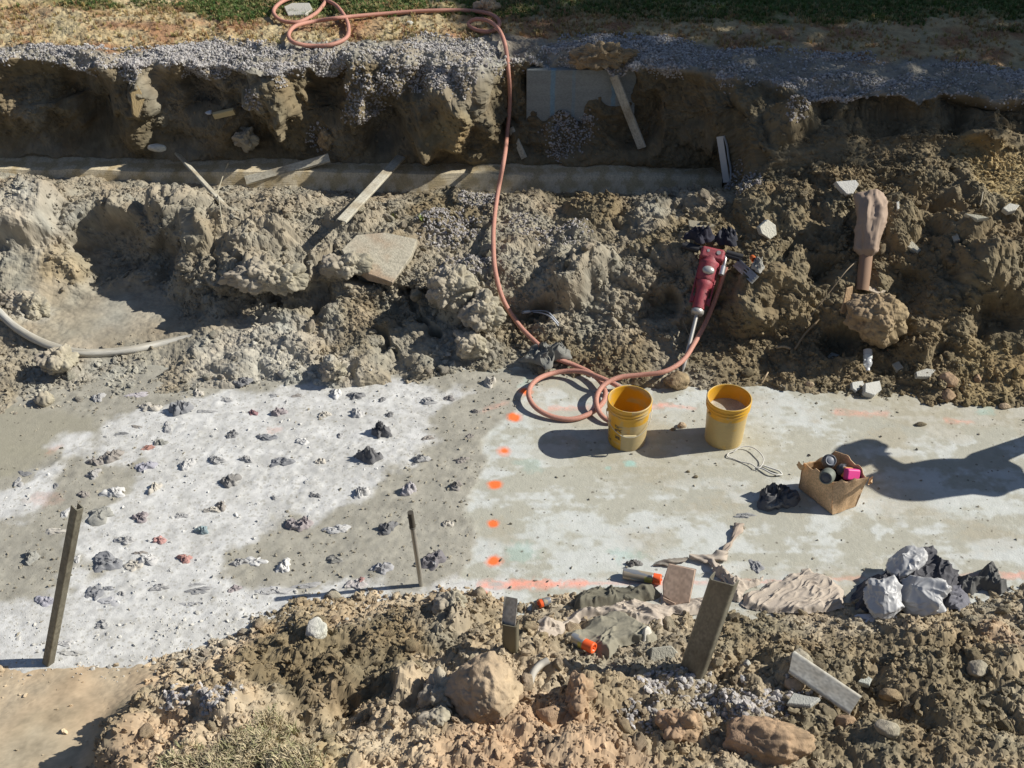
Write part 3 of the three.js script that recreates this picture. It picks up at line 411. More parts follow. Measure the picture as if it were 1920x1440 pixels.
rock(905, 590, 70, 80, 'clay', 'cracked clay block touching the hose', { name: 'clay_boulder', category: 'boulder', bump: .5, sink: .35, det: 7 });
rock(882, 648, 60, 50, 'clay', 'lowest clay block of the three left of the hose', { name: 'clay_boulder', category: 'boulder', bump: .5, det: 6 });
rock(1640, 600, 88, 90, 'brown', 'tall brown earth stump standing below the wrapped paper sack', { name: 'earth_stump', category: 'clod', bump: .6, sink: .42, det: 8, flat: .9, crumble: .7 });
rock(505, 522, 150, 56, 'clay', 'long cracked clay block below the crevice', { name: 'clay_block', category: 'clod', bump: .45, sink: .35, det: 8 });
rock(645, 500, 90, 46, 'clay', 'clay block lying below the flat tan concrete piece', { name: 'clay_block', category: 'clod', bump: .45, sink: .4, det: 7 });
rock(110, 682, 66, 46, 'clay', 'smooth clay lump below the white pipe', { name: 'clay_lump', category: 'clod', bump: .25, sink: .25, det: 6 });
rock(50, 575, 110, 36, 'clay', 'long pale lump above the white pipe', { name: 'clay_lump', category: 'clod', bump: .5, sink: .3, det: 6, turn: -.45 });
rock(85, 752, 40, 22, 'clay', 'low clay lump at the edge of the mud pool', { name: 'clay_lump', category: 'clod' });
rock(625, 700, 50, 36, 'clay', 'crumbly pale clay lump at the slab edge above the rags', { name: 'clay_lump', category: 'clod', bump: .7, sink: .2, det: 6 });
rock(1777, 716, 34, 30, 'rust', 'round reddish stone at the right foot of the bank', { bump: .25, sink: .2 });
rock(1776, 745, 26, 24, 'rust', 'small round stone below the reddish stone', { bump: .25, sink: .15 });
rock(1832, 712, 14, 16, 'rust', 'small pinkish stone right of the reddish stone', { bump: .25 });
rock(1883, 763, 20, 12, 'tan', 'small tan stone at the far right slab edge', {});
rock(1518, 722, 16, 12, 'tan', 'small stone left of the pale slab pieces', {});
rock(1278, 800, 18, 14, 'tan', 'small tan stone between the two yellow buckets', { sink: .1 });
rock(1262, 806, 10, 7, 'brown', 'tiny pebble beside the stone between the buckets', { sink: .1 });
rock(1726, 797, 20, 10, 'dark', 'dark crumb lying alone on the slab at right', { sink: .2 });
rock(625, 1117, 30, 22, 'clay', 'rounded clay stone at the near slab edge under the rod shadow', { sink: .15 });
rock(845, 1130, 60, 50, 'clay', 'pale earth hump at the near slab edge right of the rod', { name: 'clod', category: 'clod', bump: .5, sink: .35, det: 6 });
rock(1500, 1240, 44, 40, 'clay', 'rounded stone behind the lying steel channel', {});
rock(1490, 1285, 40, 26, 'tan', 'smooth tan stone under the lying steel channel', { bump: .2 });
rock(1585, 1358, 36, 34, 'rust', 'round reddish stone below the lying channel end', { bump: .25 });
rock(1662, 1368, 44, 32, 'clay', 'grey brown stone right of the round reddish stone', { bump: .25 });
rock(1672, 1305, 48, 26, 'brown', 'flat brown stone on the right near bank', {});
rock(1832, 1258, 40, 34, 'clay', 'round grey stone on the far right of the near bank', { bump: .25 });
rock(1400, 1245, 14, 14, 'grey', 'small grey stone beside the standing post', {});
rock(910, 20, 34, 34, 'tan', 'rooty clod of soil lying on the hose at the top', { name: 'sod_clod', category: 'clod', bump: .8, sink: .05, det: 6 });
rock(768, 45, 14, 10, 'pale', 'small pale stone on the dry ground below the hose', {});
rock(1125, 108, 130, 46, 'brown', 'shaggy clump of soil overhanging the blue grey wall', { name: 'soil_clump', category: 'clod', bump: .7, sink: .3, det: 8 });
rock(460, 262, 44, 40, 'clay', 'clay lump at the foot of the left earth pillar', { name: 'clay_lump', category: 'clod', bump: .5 });
rock(295, 283, 36, 16, 'pale', 'pale stone on the footing left of the first strip', { sink: .1 });
rock(612, 262, 30, 40, 'brown', 'upright brown lump above the concrete footing', { name: 'clod', category: 'clod', bump: .5 });
rock(1290, 845 + 40, 8, 6, 'dark', 'tiny dark crumb below the second bucket', { sink: .1 });
rock(1304, 895, 9, 7, 'dark', 'tiny dark crumb in the middle of the slab', { sink: .1 });
// broken concrete: flat pieces with an outline of their own
function chunk(pts, thick, col, label, { lift = .02, tilt = null, name = 'concrete_piece', category = 'concrete', group, mat } = {}) {
  const c = pts.reduce((a, p) => [a[0] + p[0] / pts.length, a[1] + p[1] / pts.length], [0, 0]), o = over(c[0], c[1], lift), e = .1;
  const n = tilt ? V(...tilt).normalize() : V(-(softY(o.x + e, o.z, .06) - softY(o.x - e, o.z, .06)) / (2 * e), 1, -(softY(o.x, o.z + e, .06) - softY(o.x, o.z - e, .06)) / (2 * e)).normalize(); if (!tilt) n.lerp(V(0, 1, 0), .35).normalize();
  const top = pts.map(([u, v]) => { const d = sight(u, v), t = o.clone().sub(CAM).dot(n) / d.dot(n); return CAM.clone().addScaledVector(d, t).sub(o); });
  const N = top.length, ins = top.map(p => p.clone().multiplyScalar(1 - .006 / Math.max(.02, p.length()))), ring = [ins, top.map(p => p.clone().addScaledVector(n, -.006)), top.map((p, i) => p.clone().multiplyScalar(1 + .06 * Math.sin(i * 2.3)).addScaledVector(n, -thick))];
  const tris = [], q = (a, b, d) => { tris.push(a, b, d); }; const cen = V(0, 0, 0), bot = n.clone().multiplyScalar(-thick);
  for (let i = 0; i < N; i++) { const j = (i + 1) % N; q(cen, ins[i], ins[j]); for (let r = 0; r < 2; r++) { q(ring[r][i], ring[r + 1][i], ring[r][j]); q(ring[r][j], ring[r + 1][i], ring[r + 1][j]); } q(bot, ring[2][j], ring[2][i]); }
  const g = new THREE.BufferGeometry(); g.setAttribute('position', new THREE.Float32BufferAttribute(tris.flatMap(p => [p.x, p.y, p.z]), 3)); g.setAttribute('uv', new THREE.Float32BufferAttribute(tris.flatMap(p => [p.x * 1.5, p.z * 1.5]), 2)); g.computeVertexNormals();
  const m = new THREE.Mesh(g, mat ?? std(col, .95, { bumpMap: gritRock, bumpScale: .004 })); m.position.copy(o); return put(m, name, label, category, group);
}
const stainTex = (a, b, f, s) => noiseTex(256, 1, (u, v) => { const t = sstep(-.2, .35, tiled(u, v, f, (x, y) => fbm(x, y, s, 4))), k = 1 + .25 * tiled(u, v, 60, (x, y) => vn(x, y, s)); return [0, 1, 2].map(i => Math.pow(mix(a[i], b[i], t) * k, 1 / 2.2)); }, true);
const slabPiece = std([1, 1, 1], .95, { map: stainTex([.42, .385, .30], [.36, .27, .185], 3, 5), bumpMap: gritRock, bumpScale: .003 });
chunk([[640, 468], [668, 440], [722, 435], [782, 448], [772, 478], [736, 530], [692, 514], [652, 490]], .07, null, 'large flat tan piece of concrete lying on the bank', { lift: .02, mat: slabPiece });
chunk([[1567, 340], [1605, 337], [1611, 345], [1600, 363], [1588, 364], [1574, 350]], .05, [.55, .54, .50], 'pale concrete piece above the wrapped paper sack', { lift: .05, tilt: [.15, .8, .6] });
chunk([[1424, 425], [1440, 411], [1455, 422], [1457, 440], [1444, 449], [1428, 438]], .05, [.62, .60, .50], 'cream concrete piece standing above the jackhammer handle', { lift: .06, tilt: [.3, .6, .74] });
chunk([[1597, 716], [1618, 713], [1622, 722], [1606, 734], [1598, 728]], .04, [.52, .52, .48], 'smaller of two pale concrete pieces below the bottle', { lift: .03, tilt: [.2, .9, .3] });
chunk([[1622, 718], [1650, 713], [1654, 730], [1640, 741], [1622, 735]], .05, [.54, .535, .49], 'larger of two pale concrete pieces below the bottle', { lift: .045, tilt: [.2, .9, .3] });
chunk([[1717, 697], [1738, 690], [1755, 693], [1745, 706], [1719, 706]], .03, [.44, .43, .38], 'flat grey piece of concrete beside the reddish stone', { lift: .03, tilt: [.1, .9, .3] });
chunk([[1672, 682], [1685, 676], [1694, 688], [1680, 695]], .03, [.36, .35, .30], 'small dull concrete piece right of the bottle', { lift: .03 });
chunk([[1222, 1215], [1260, 1211], [1276, 1228], [1268, 1243], [1218, 1242]], .05, [.40, .38, .31], 'flat square concrete piece left of the standing steel post', { lift: .03, tilt: [0, .75, .66] });
chunk([[1475, 1318], [1487, 1298], [1515, 1304], [1538, 1308], [1520, 1322]], .02, [.38, .38, .345], 'flat pale concrete piece below the lying steel channel', { lift: .04 });
chunk([[1608, 1278], [1622, 1262], [1636, 1272], [1630, 1284]], .03, [.44, .45, .40], 'small flat concrete piece right of the lying channel', { lift: .03 });
chunk([[1880, 390], [1893, 380], [1912, 384], [1905, 393], [1890, 397]], .04, [.58, .56, .48], 'pale concrete piece at the far right of the bank', { lift: .04 });
chunk([[1808, 400], [1835, 402], [1855, 408], [1832, 411]], .03, [.5, .47, .36], 'thin pale flake at the right of the bank', { lift: .03 });
chunk([[1692, 450], [1705, 446], [1728, 468], [1722, 474], [1700, 462]], .04, [.45, .42, .33], 'tan flake of concrete right of the wrapped sack', { lift: .04 });
chunk([[1784, 442], [1795, 435], [1800, 448], [1788, 452]], .03, [.5, .45, .35], 'small cream flake right of the wrapped sack', { lift: .03 });
chunk([[1681, 378], [1686, 376], [1687, 390], [1682, 392]], .02, [.6, .58, .52], 'tiny upright white flake right of the wrapped sack', { lift: .03 });
chunk([[1290, 412], [1330, 416], [1342, 422], [1310, 428], [1292, 424]], .04, [.36, .32, .23], 'flat brown stone above the jackhammer handle', { lift: .03 });
chunk([[532, 12], [548, 5], [580, 5], [586, 16], [572, 26], [540, 28]], .05, [.47, .455, .40], 'grey paving stone inside the hose coil on the lawn', { lift: .045, tilt: [0, 1, .1], name: 'paving_stone', category: 'paving stone' });
chunk([[245, 175], [258, 160], [272, 185], [258, 222], [250, 215]], .05, [.33, .25, .13], 'upright slab of ochre earth in the left wall', { lift: .04, tilt: [.5, .2, .8], name: 'earth_flake', category: 'clod' });
// loose clods that show singly
{ const gs = [1, 2, 3, 4, 5].map(s => rockGeo(60 + s, 1, .8, 1, 2, .7)); seed(77);
  const drop = (S, n, ok, size, label, group) => { let got = 0, tries = 0; while (got < n && tries++ < n * 400) { const q = Math.floor(rnd() * S.rg.length), o = q * 3, x = S.pos[o], y = S.pos[o + 1], z = S.pos[o + 2]; if (rnd() > ok(x, y, z, S.ks[q])) continue; const s = size(), f = rr(.9, 1.2); const m = new THREE.Mesh(gs[got % 5], std([S.col[o] * f, S.col[o + 1] * f, S.col[o + 2] * f], 1, { vertexColors: true, bumpMap: gritRock, bumpScale: .004 })); m.position.set(x, y + s * .2, z); m.rotation.set(rr(0, 6), rr(0, 6), rr(0, 6)); m.scale.set(s * rr(.8, 1.3), s * rr(.7, 1.1), s * rr(.8, 1.2)); put(m, 'dirt_clod', label, 'clod', group); got++; } };
  drop(farSheet, 130, (x, y, z, k) => x > -4.4 && x < 4.6 && k > .9 && k < 4.5 ? Math.max(0, .9 - smoothHere(x, y, z)) : 0, () => .02 + .035 * rnd() ** 2, 'loose clod of earth lying among others on the far bank', 'clods on the far bank');
  drop(nearSheet, 130, (x, y, z, k) => Math.abs(x) < 3.2 && k > .9 && k < 3.9 ? Math.max(0, .9 - smoothFront(x, y, z)) : 0, () => .018 + .032 * rnd() ** 2, 'loose clod of earth lying among others on the near bank', 'clods on the near bank'); }
console.log('nature done');
{ // fine crumbs on the slab
  seed(640); const lists = crumb.map(() => []), M = new THREE.Matrix4(), Q = new THREE.Quaternion(); let got = 0;
  while (got < 4200) { const x = rr(-4.2, 4.2), z = rr(-.1, 2.5), s = slabSkin(x, z), e = Math.min(Math.abs(z + .05), Math.abs(z - 2.15)); if (rnd() > (s.wet > .3 ? .03 : s.dust > .5 ? .3 : s.mud > .5 ? .7 : .05 + .5 * Math.exp(-e * 9))) continue; const r = .0025 + .008 * rnd() ** 4, f = rr(.75, 1.15), c = s.dust > .5 && rnd() < .8 ? [.6, .595, .57] : [.33, .3, .235]; Q.setFromEuler(new THREE.Euler(rr(0, 6), rr(0, 6), rr(0, 6))); M.compose(V(x, groundY(x, z) + r * .2, z), Q, V(r * rr(.8, 1.6), r * .8, r)); lists[got++ % lists.length].push([M.clone(), lin(c[0] * f, c[1] * f, c[2] * f)]); }
  crumb.forEach((g, i) => { const im = new THREE.InstancedMesh(g, looseMat, lists[i].length); lists[i].forEach(([m, c], k) => { im.setMatrixAt(k, m); im.setColorAt(k, c); }); im.name = numbered('slab_crumbs'); im.userData = { label: 'fine crumbs of dried mud strewn over the slab', category: 'crumbs', kind: 'stuff' }; scene.add(im); }); }
{ // pale broken bits of crust along the lower left edge of the slab
  seed(641); const lists = pebble.map(() => []), M = new THREE.Matrix4(), Q = new THREE.Quaternion(), ok = near2([[380, 1175, .35], [300, 1200, .35], [450, 1150, .25], [200, 1225, .3, .8], [60, 1230, .35, .7], [560, 1135, .25, .7], [700, 1122, .25, .6], [860, 1122, .25, .4]]); let got = 0, tries = 0;
  while (got < 420 && tries++ < 400000) { const x = rr(-3.5, 0), z = rr(1.9, 2.75), y = groundY(x, z); if (rnd() > ok(x, y, z)) continue; const r = .004 + .012 * rnd() ** 4, f = rr(.8, 1.1); Q.setFromEuler(new THREE.Euler(rr(0, 6), rr(0, 6), rr(0, 6))); M.compose(V(x, y + r * .15, z), Q, V(r * rr(.9, 1.6), r * .7, r * rr(.8, 1.3))); lists[got++ % 3].push([M.clone(), lin(.56 * f, .545 * f, .5 * f)]); }
  pebble.forEach((g, i) => { const im = new THREE.InstancedMesh(g, looseMat, lists[i].length); lists[i].forEach(([m, c], k) => { im.setMatrixAt(k, m); im.setColorAt(k, c); }); im.name = numbered('pale_crust_bits'); im.userData = { label: 'pale broken bits of dried crust along the lower left slab edge', category: 'rubble', kind: 'stuff' }; scene.add(im); }); }

// ---------------------------------------------------------------- concrete footing and wall uncovered in the far bank
{ const a = site(-700, 281, .45), b = site(1350, 303, .45), L = Math.hypot(b.x - a.x, b.z - a.z), g = new THREE.BoxGeometry(L, .36, .5, 220, 12, 6), p = g.attributes.position;
  for (let i = 0; i < p.count; i++) { const x = p.getX(i), y = p.getY(i), z = p.getZ(i); if (z > .2) p.setZ(i, z + fbm(x * 3, y * 6, 1, 3) * .03 + .015 + (.18 - y) * .62); p.setY(i, y + fbm(x * 2.5, 4, z, 3) * .03); }
  g.computeVertexNormals();
  const t = stainTex([.60, .52, .37], [.46, .37, .22], 5, 9); t.repeat.set(34, 1);
  const m = new THREE.Mesh(g, std([1, 1, 1], .95, { map: t, bumpMap: gritRock, bumpScale: .003 })); m.position.set((a.x + b.x) / 2, .39 - .17, (a.z + b.z) / 2 - .25 + .2); m.rotation.y = -Math.atan2(b.z - a.z, b.x - a.x);
  { const n = V(0, 0, 1).applyAxisAngle(V(0, 1, 0), m.rotation.y), cx = m.position.x, cz = m.position.z; for (let k = 0; k < relief.length; k++) { const x = GX0 + (k % GNX + .5) * CELL - cx, z = GZ0 + (Math.floor(k / GNX) + .5) * CELL - cz, d = x * n.x + z * n.z; if (x * n.z - z * n.x < L / 2 && d < .5 && d > -.2) relief[k] = Math.max(relief[k], .39 - Math.max(0, d - .27) * 1.5); } }
  put(m, 'concrete_footing', 'long tan concrete footing uncovered along the foot of the earth wall', 'footing'); }
{ const c = site(1085, 165, 1.02), t = noiseTex(512, 1, (u, v) => { const n = fbm(u * 5, v * 9, 2, 4), k = 1 + .2 * n + .12 * vn(u * 90, v * 60, 3), st = [[.24, .03], [.43, .022], [.80, .028]].reduce((s, [q, w], i) => Math.max(s, (1 - sstep(.4, 1, Math.abs(u - q + n * .01) / w)) * (i === 1 ? .35 : .8)), 0); return [mix(.29, .2, st) * k, mix(.31, .34, st) * k, mix(.295, .44, st) * k].map(q => Math.pow(q, 1 / 2.2)); }, true);
  const m = new THREE.Mesh(new RoundedBoxGeometry(1.0, .5, .2, 2, .01), std([1, 1, 1], .9, { map: t })); m.position.set(c.x + .02, .97, -3.17); put(m, 'concrete_wall', 'blue grey concrete wall showing in a recess of the earth wall', 'wall'); }

// ---------------------------------------------------------------- steel posts, strips, rods
const steelTex = stainTex([.22, .205, .155], [.14, .125, .09], 4, 12), zincTex = stainTex([.52, .53, .52], [.40, .385, .33], 5, 14);
const steelOld = std([1, 1, 1], .6, { map: steelTex, metalness: .15 }), zinc = std([1, 1, 1], .45, { map: zincTex, metalness: .45 }), darkSteel = std([.16, .145, .10], .6, { metalness: .2 });
function channelGeo(L, W, F, t, { holes = [], cut = 0, bend = 0 } = {}) {
  const s = new THREE.Shape(); s.moveTo(-W / 2, 0); s.lineTo(W / 2, 0); s.lineTo(W / 2, L - cut); s.lineTo(-W / 2, L); s.closePath();
  for (const [x, y, r] of holes) { const h = new THREE.Path(); h.absarc(x, y, r, 0, 6.283, true); s.holes.push(h); }
  const gs = [new THREE.ExtrudeGeometry(s, { depth: t, bevelEnabled: false, curveSegments: 10 })];
  const R = Math.min(.022, F * .45, W * .25); // flanges turn off the web in a bend
  for (const e of [-1, 1]) { const q = new THREE.Shape(), Le = L - (e > 0 ? cut : 0), cx = W / 2; q.moveTo(cx, 0); for (let i = 1; i <= 5; i++) q.lineTo(cx + R * Math.sin(i / 5 * 1.571), R - R * Math.cos(i / 5 * 1.571)); q.lineTo(cx + R, F); q.lineTo(cx + R - t, F); for (let i = 5; i >= 0; i--) q.lineTo(cx + (R - t) * Math.sin(i / 5 * 1.571), R - (R - t) * Math.cos(i / 5 * 1.571)); q.closePath(); const b = new THREE.ExtrudeGeometry(q, { depth: Le, bevelEnabled: false, steps: 10 }); b.rotateX(Math.PI / 2); b.scale(1, -1, 1); b.applyMatrix4(new THREE.Matrix4().set(e, 0, 0, 0, 0, 1, 0, 0, 0, 0, 1, 0, 0, 0, 0, 1)); const pp = b.attributes.position; let lo = 1e9; for (let i = 0; i < pp.count; i++) lo = Math.min(lo, pp.getY(i)); b.translate(0, -lo, 0); gs.push(b); }
  const g = mergeGeometries(gs.map(q => { const n = q.index ? q.toNonIndexed() : q; return n; })), p = g.attributes.position;
  if (bend) for (let i = 0; i < p.count; i++) { const k = p.getY(i) / L; p.setZ(i, p.getZ(i) + bend * Math.sin(k * 3.1) * (1 + .3 * Math.sin(k * 9))); }
  const uv = []; for (let i = 0; i < p.count; i++) uv.push(p.getX(i) * 2 + p.getZ(i), p.getY(i) * 1.2); g.setAttribute('uv', new THREE.Float32BufferAttribute(uv, 2)); g.computeVertexNormals(); return g;
}
function stand(o, base, top, face) { const y = top.clone().sub(base).normalize(), z = face.clone().addScaledVector(y, -face.dot(y)).normalize(), x = new THREE.Vector3().crossVectors(y, z); o.matrix.makeBasis(x, y, z); o.quaternion.setFromRotationMatrix(o.matrix); o.position.copy(base); return o; }
const bar = (base, top, W, F, mat, face, opt = {}) => stand(new THREE.Mesh(channelGeo(base.distanceTo(top), W, F, .006, opt), mat), base, top, face);
{ const b = at(1288, 1262), top = site(1353, 1088, .88); b.y -= .12; put(bar(b, top, .09, .07, steelOld, V(.75, 0, -1), { holes: [[.03, top.distanceTo(b) - .11, .009]], cut: .03 }), 'steel_post', 'tall steel channel post standing in the near bank, dusty', 'post'); }
{ const b = at(83, 1250), top = site(151, 955, 1.1); b.y -= .1; put(bar(b, top, .03, .05, steelOld, V(-.8, 0, -.6), {}), 'steel_post', 'leaning olive brown post at the lower left slab corner', 'post'); }
{ const a = site(1604, 1322, .33), b = site(1478, 1236, .33); const gy = Math.max(groundY(a.x, a.z), groundY(b.x, b.z)); const q = site(1604, 1322, gy + .03), w = site(1478, 1236, gy + .05); put(bar(q, w, .085, .035, std([1, 1, 1], .6, { map: stainTex([.58, .56, .49], [.48, .44, .36], 5, 16), metalness: .1 }), V(.1, -.8, -.6), { holes: [[0, q.distanceTo(w) - .1, .011]], cut: .035 }), 'steel_channel', 'pale galvanised steel channel lying on the near bank', 'channel'); }
{ const g = new THREE.Group(), b = at(955, 1222); b.y -= .06; g.position.copy(b); g.rotation.y = -.25; part('post', channelGeo(.27, .055, .05, .005).rotateY(Math.PI), darkSteel, g); const pl = channelGeo(.17, .06, .015, .004, { holes: [[-.008, .05, .006], [.01, .1, .008], [-.012, .12, .006]] }); pl.rotateX(-.35); pl.translate(-.008, .25, -.02); part('top_plate', pl, zinc, g, 'galvanised plate with holes'); put(g, 'steel_bracket', 'short dark steel bracket with a galvanised plate, on the near bank', 'bracket'); }
const strip = (u0, v0, l0, u1, v1, l1, W, mat, face, label, opt = {}, F = .02) => put(bar(over(u0, v0, l0), over(u1, v1, l1), W - .018, F, mat, V(...face), opt), 'metal_strip', label, 'metal strip', 'metal strips leaning in the far bank');
const stripPale = std([1, 1, 1], .6, { map: stainTex([.50, .47, .38], [.38, .33, .24], 5, 22), metalness: .1 });
strip(445, 408, .03, 335, 288, .10, .07, stripPale, [-.6, -.5, -.4], 'narrow strip leaning on the footing at left, top end leftwards');
strip(460, 338, .07, 617, 295, .12, .085, stripPale, [0, -.5, -.6], 'bent strip lying along the footing, below the left earth pillar', { bend: .02 });
strip(640, 413, .30, 752, 292, .10, .085, stripPale, [0, -.6, -.5], 'strip with its lower end in the air above the flat concrete piece', { holes: [[0, .05, .007]] });
strip(1203, 278, .04, 1150, 143, .22, .085, stripPale, [.4, -.1, -.9], 'tall strip leaning in front of the blue grey wall', { holes: [[0, .62, .007]] });
strip(1362, 342, .03, 1349, 256, .12, .085, std([.62, .63, .62], .5, { metalness: .2 }), [.6, 0, -.7], 'white crumpled strip at the right end of the footing', { bend: .035 });
strip(982, 297, .05, 956, 240, .08, .06, stripPale, [.3, -.1, -.8], 'short strip stuck in the wall beside the hose');
{ const p = over(420, 213, .08), m = new THREE.Mesh(new RoundedBoxGeometry(.2, .06, .035, 2, .004), std([.55, .45, .25], .8)); m.position.copy(p); m.rotation.set(.3, .1, .2); put(m, 'wood_block', 'short pale board stuck in the earth wall at left', 'board'); }
{ const p = over(391, 211, .08), m = new THREE.Mesh(stoneGeo(5, .6, 2, .5), std([.55, .58, .62], .5)); m.scale.setScalar(.032); m.position.copy(p); put(m, 'paper_scrap', 'small bluish white scrap beside the pale board', 'scrap'); }
{ const b = at(790, 1097), g = new THREE.Group(); g.position.copy(b); g.rotation.z = .05; g.rotation.x = .02;
  part('pipe', new THREE.CylinderGeometry(.0155, .0155, .56, 16).translate(0, .23, 0), std([.42, .40, .35], .45, { metalness: .5 }), g); part('grip', new THREE.CylinderGeometry(.018, .018, .115, 16).translate(0, .566, 0), std([.075, .065, .05], .8), g, 'dark taped top'); part('collar', new THREE.CylinderGeometry(.02, .02, .012, 16).translate(0, .503, 0), std([.2, .19, .16], .6), g);
  put(g, 'upright_rod', 'steel rod with dark taped top standing upright on the slab', 'rod'); }

// ---------------------------------------------------------------- hoses, cables, sticks
const tube = (pts, r, n = 8, rs = 10, closed = false) => new THREE.TubeGeometry(new THREE.CatmullRomCurve3(pts, closed, 'centripetal'), Math.max(8, pts.length * n), r, rs, closed);
const arc = (u, v, a, b, t0, t1, n, lift) => Array.from({ length: n }, (_, i) => { const t = mix(t0, t1, i / (n - 1)); return [u + a * Math.cos(t), v + b * Math.sin(t), lift]; });
const hosePts = [[640, -60, .05], [622, -22, .04], [607, 8, .03], [588, 28, .03], [556, 42, .03], [527, 38, .03], [513, 24, .05], [522, 8, .06], [548, -4, .06], [585, -6, .05], [620, 4, .04], [642, 24, .05], [653, 48, .04], [648, 72, .03], [620, 84, .03], [585, 86, .03], [552, 80, .04], [541, 66, .05], [552, 50, .06], [590, 40, .06], [632, 34, .07], [660, 31, .06], [730, 25, .03], [810, 20, .025], [880, 20, .03], [918, 26, .05], [936, 40, .06], [934, 52, .04], [916, 59, .03], [893, 56, .03], [878, 45, .04], [888, 37, .06], [912, 38, .08], [934, 54, .08], [947, 84, .06], [953, 130, .10], [956, 190, .12], [951, 250, .14], [944, 305, .3], [935, 352, .12], [928, 400, .05], [925, 455, .04], [930, 515, .05], [945, 565, .07], [972, 608, .08], [1008, 645, .06], [1035, 668, .04], [1075, 684, .04], [1108, 700, .05], [1130, 722, .05], [1134, 748, .045], [1112, 772, .03], [1072, 786, .025], [1032, 780, .03], [1002, 762, .05], [991, 738, .07], [1004, 714, .07], [1040, 699, .05], [1085, 696, .075], [1125, 708, .1], [1160, 725, .08], [1186, 748, .04], [1188, 772, .03], [1164, 788, .03], [1140, 788, .035], [1123, 772, .05], [1118, 748, .08], [1130, 724, .1], [1160, 708, .12], [1200, 703, .13], [1245, 697, .15], [1278, 678, .14], [1303, 642, .1], [1327, 596, .06], [1346, 548, .05], [1357, 514, .06], [1361, 500, .07]];
const hoseMat = std([.55, .265, .195], .68, { map: stainTex([1, 1, 1], [.86, .9, .92], 30, 4), bumpMap: gritRock, bumpScale: .001 }); hoseMat.map.repeat.set(60, 1);
{ const g = new THREE.Group(); part('hose', tube(hosePts.map(([u, v, l]) => over(u, v, l)), .0188, 8, 12), hoseMat, g); put(g.children[0], 'air_hose', 'long salmon red air hose from the lawn coil to the jackhammer', 'hose'); }
{ const pts = [[-120, 470, .1], [-40, 545, .08], [-5, 582, .06], [30, 614, .045], [70, 638, .04], [110, 653, .035], [150, 661, .03], [200, 661, .026], [250, 655, .022], [300, 645, -.002], [345, 636, -.02], [380, 630, -.05]]; const m = new THREE.Mesh(tube(pts.map(([u, v, l]) => over(u, v, l)), .032, 10, 14), std([1, 1, 1], .7, { map: stainTex([.56, .54, .48], [.42, .39, .32], 6, 3) })); put(m, 'white_pipe', 'dusty white pipe curving into the clay at left', 'pipe'); }
const thin = (pts, r, col, name, label, cat) => put(new THREE.Mesh(tube(pts.map(([u, v, l]) => over(u, v, l)), r, 6, 6), std(col, .7)), name, label, cat);
thin([[428, 306, .12], [420, 325, .1], [413, 345, .06], [408, 360, .04], [412, 385, .03], [417, 420, .01]], .0045, [.42, .38, .28], 'wire', 'thin stiff wire beside the left strip', 'wire');
{ const g = new THREE.Group(); for (const [k, dy] of [[0, 0], [1, 5]]) part('strand', tube([[984, 586 + dy * .2, .05], [1000, 583 + dy * .5, .06], [1020, 583 + dy, .08], [1035, 592 + dy, .07], [1047, 606 + dy, .04]].map(([u, v, l]) => over(u, v, l)), .0055, 6, 6), std([.5, .53, .58], .5), g); part('plug', tube([[980, 586, .05], [992, 584, .055]].map(([u, v, l]) => over(u, v, l)), .012, 4, 8), std([.68, .68, .66], .5), g); put(g, 'cable', 'white two strand cable in the hollow right of the hose', 'cable'); }
thin([[1380, 845, .02], [1366, 850, .012], [1364, 856, .01], [1375, 860, .008], [1390, 866, .01], [1408, 870, .02], [1422, 878, .02], [1432, 862, .03], [1424, 848, .035], [1408, 838, .03], [1390, 838, .025], [1378, 845, .02]], .0042, [.62, .60, .55], 'string_loop', 'loop of stiff white cord on the slab beside the second bucket', 'cord');
thin([[1420, 876, .01], [1432, 880, .02], [1448, 888, .02], [1466, 890, .01], [1462, 884, .02], [1440, 876, .015], [1428, 872, .01]], .006, [.66, .65, .6], 'string_loop', 'flat white cord end lying between the bucket and the box', 'cord');
thin([[1428, 718, .01], [1436, 705, .03], [1440, 698, .02]], .006, [.5, .38, .24], 'twig', 'short upright twig at the slab edge right of the second bucket', 'twig');
thin([[1490, 655, .02], [1510, 625, .05], [1530, 605, .06], [1536, 598, .05]], .008, [.30, .22, .13], 'root', 'brown root sticking out left of the bottle', 'root');
thin([[1515, 600, .1], [1550, 555, .14], [1585, 510, .14], [1605, 490, .1]], .004, [.26, .2, .13], 'root', 'thin root running up to the wrapped sack', 'root');
thin([[1455, 652, .02], [1470, 650, .03], [1482, 654, .02]], .01, [.34, .26, .16], 'twig', 'thick short twig on the bank above the slab', 'twig');
thin([[1838, 385, .03], [1841, 372, .05], [1843, 360, .04]], .005, [.55, .48, .34], 'twig', 'pale twig standing at the right of the bank', 'twig');
thin([[1700, 1270, .02], [1702, 1255, .08]], .004, [.5, .4, .22], 'twig', 'straw stalk standing on the near bank at right', 'twig');
thin([[1280, 600, .04], [1297, 640, .03]], .003, [.3, .26, .18], 'twig', 'thin stalk beside the chisel', 'twig');
thin([[993, 1284, .01], [1000, 1262, .035], [1014, 1246, .04], [1028, 1238, .02]], .021, [.46, .43, .37], 'grey_root', 'thick grey weathered root left of the olive shirt', 'root');
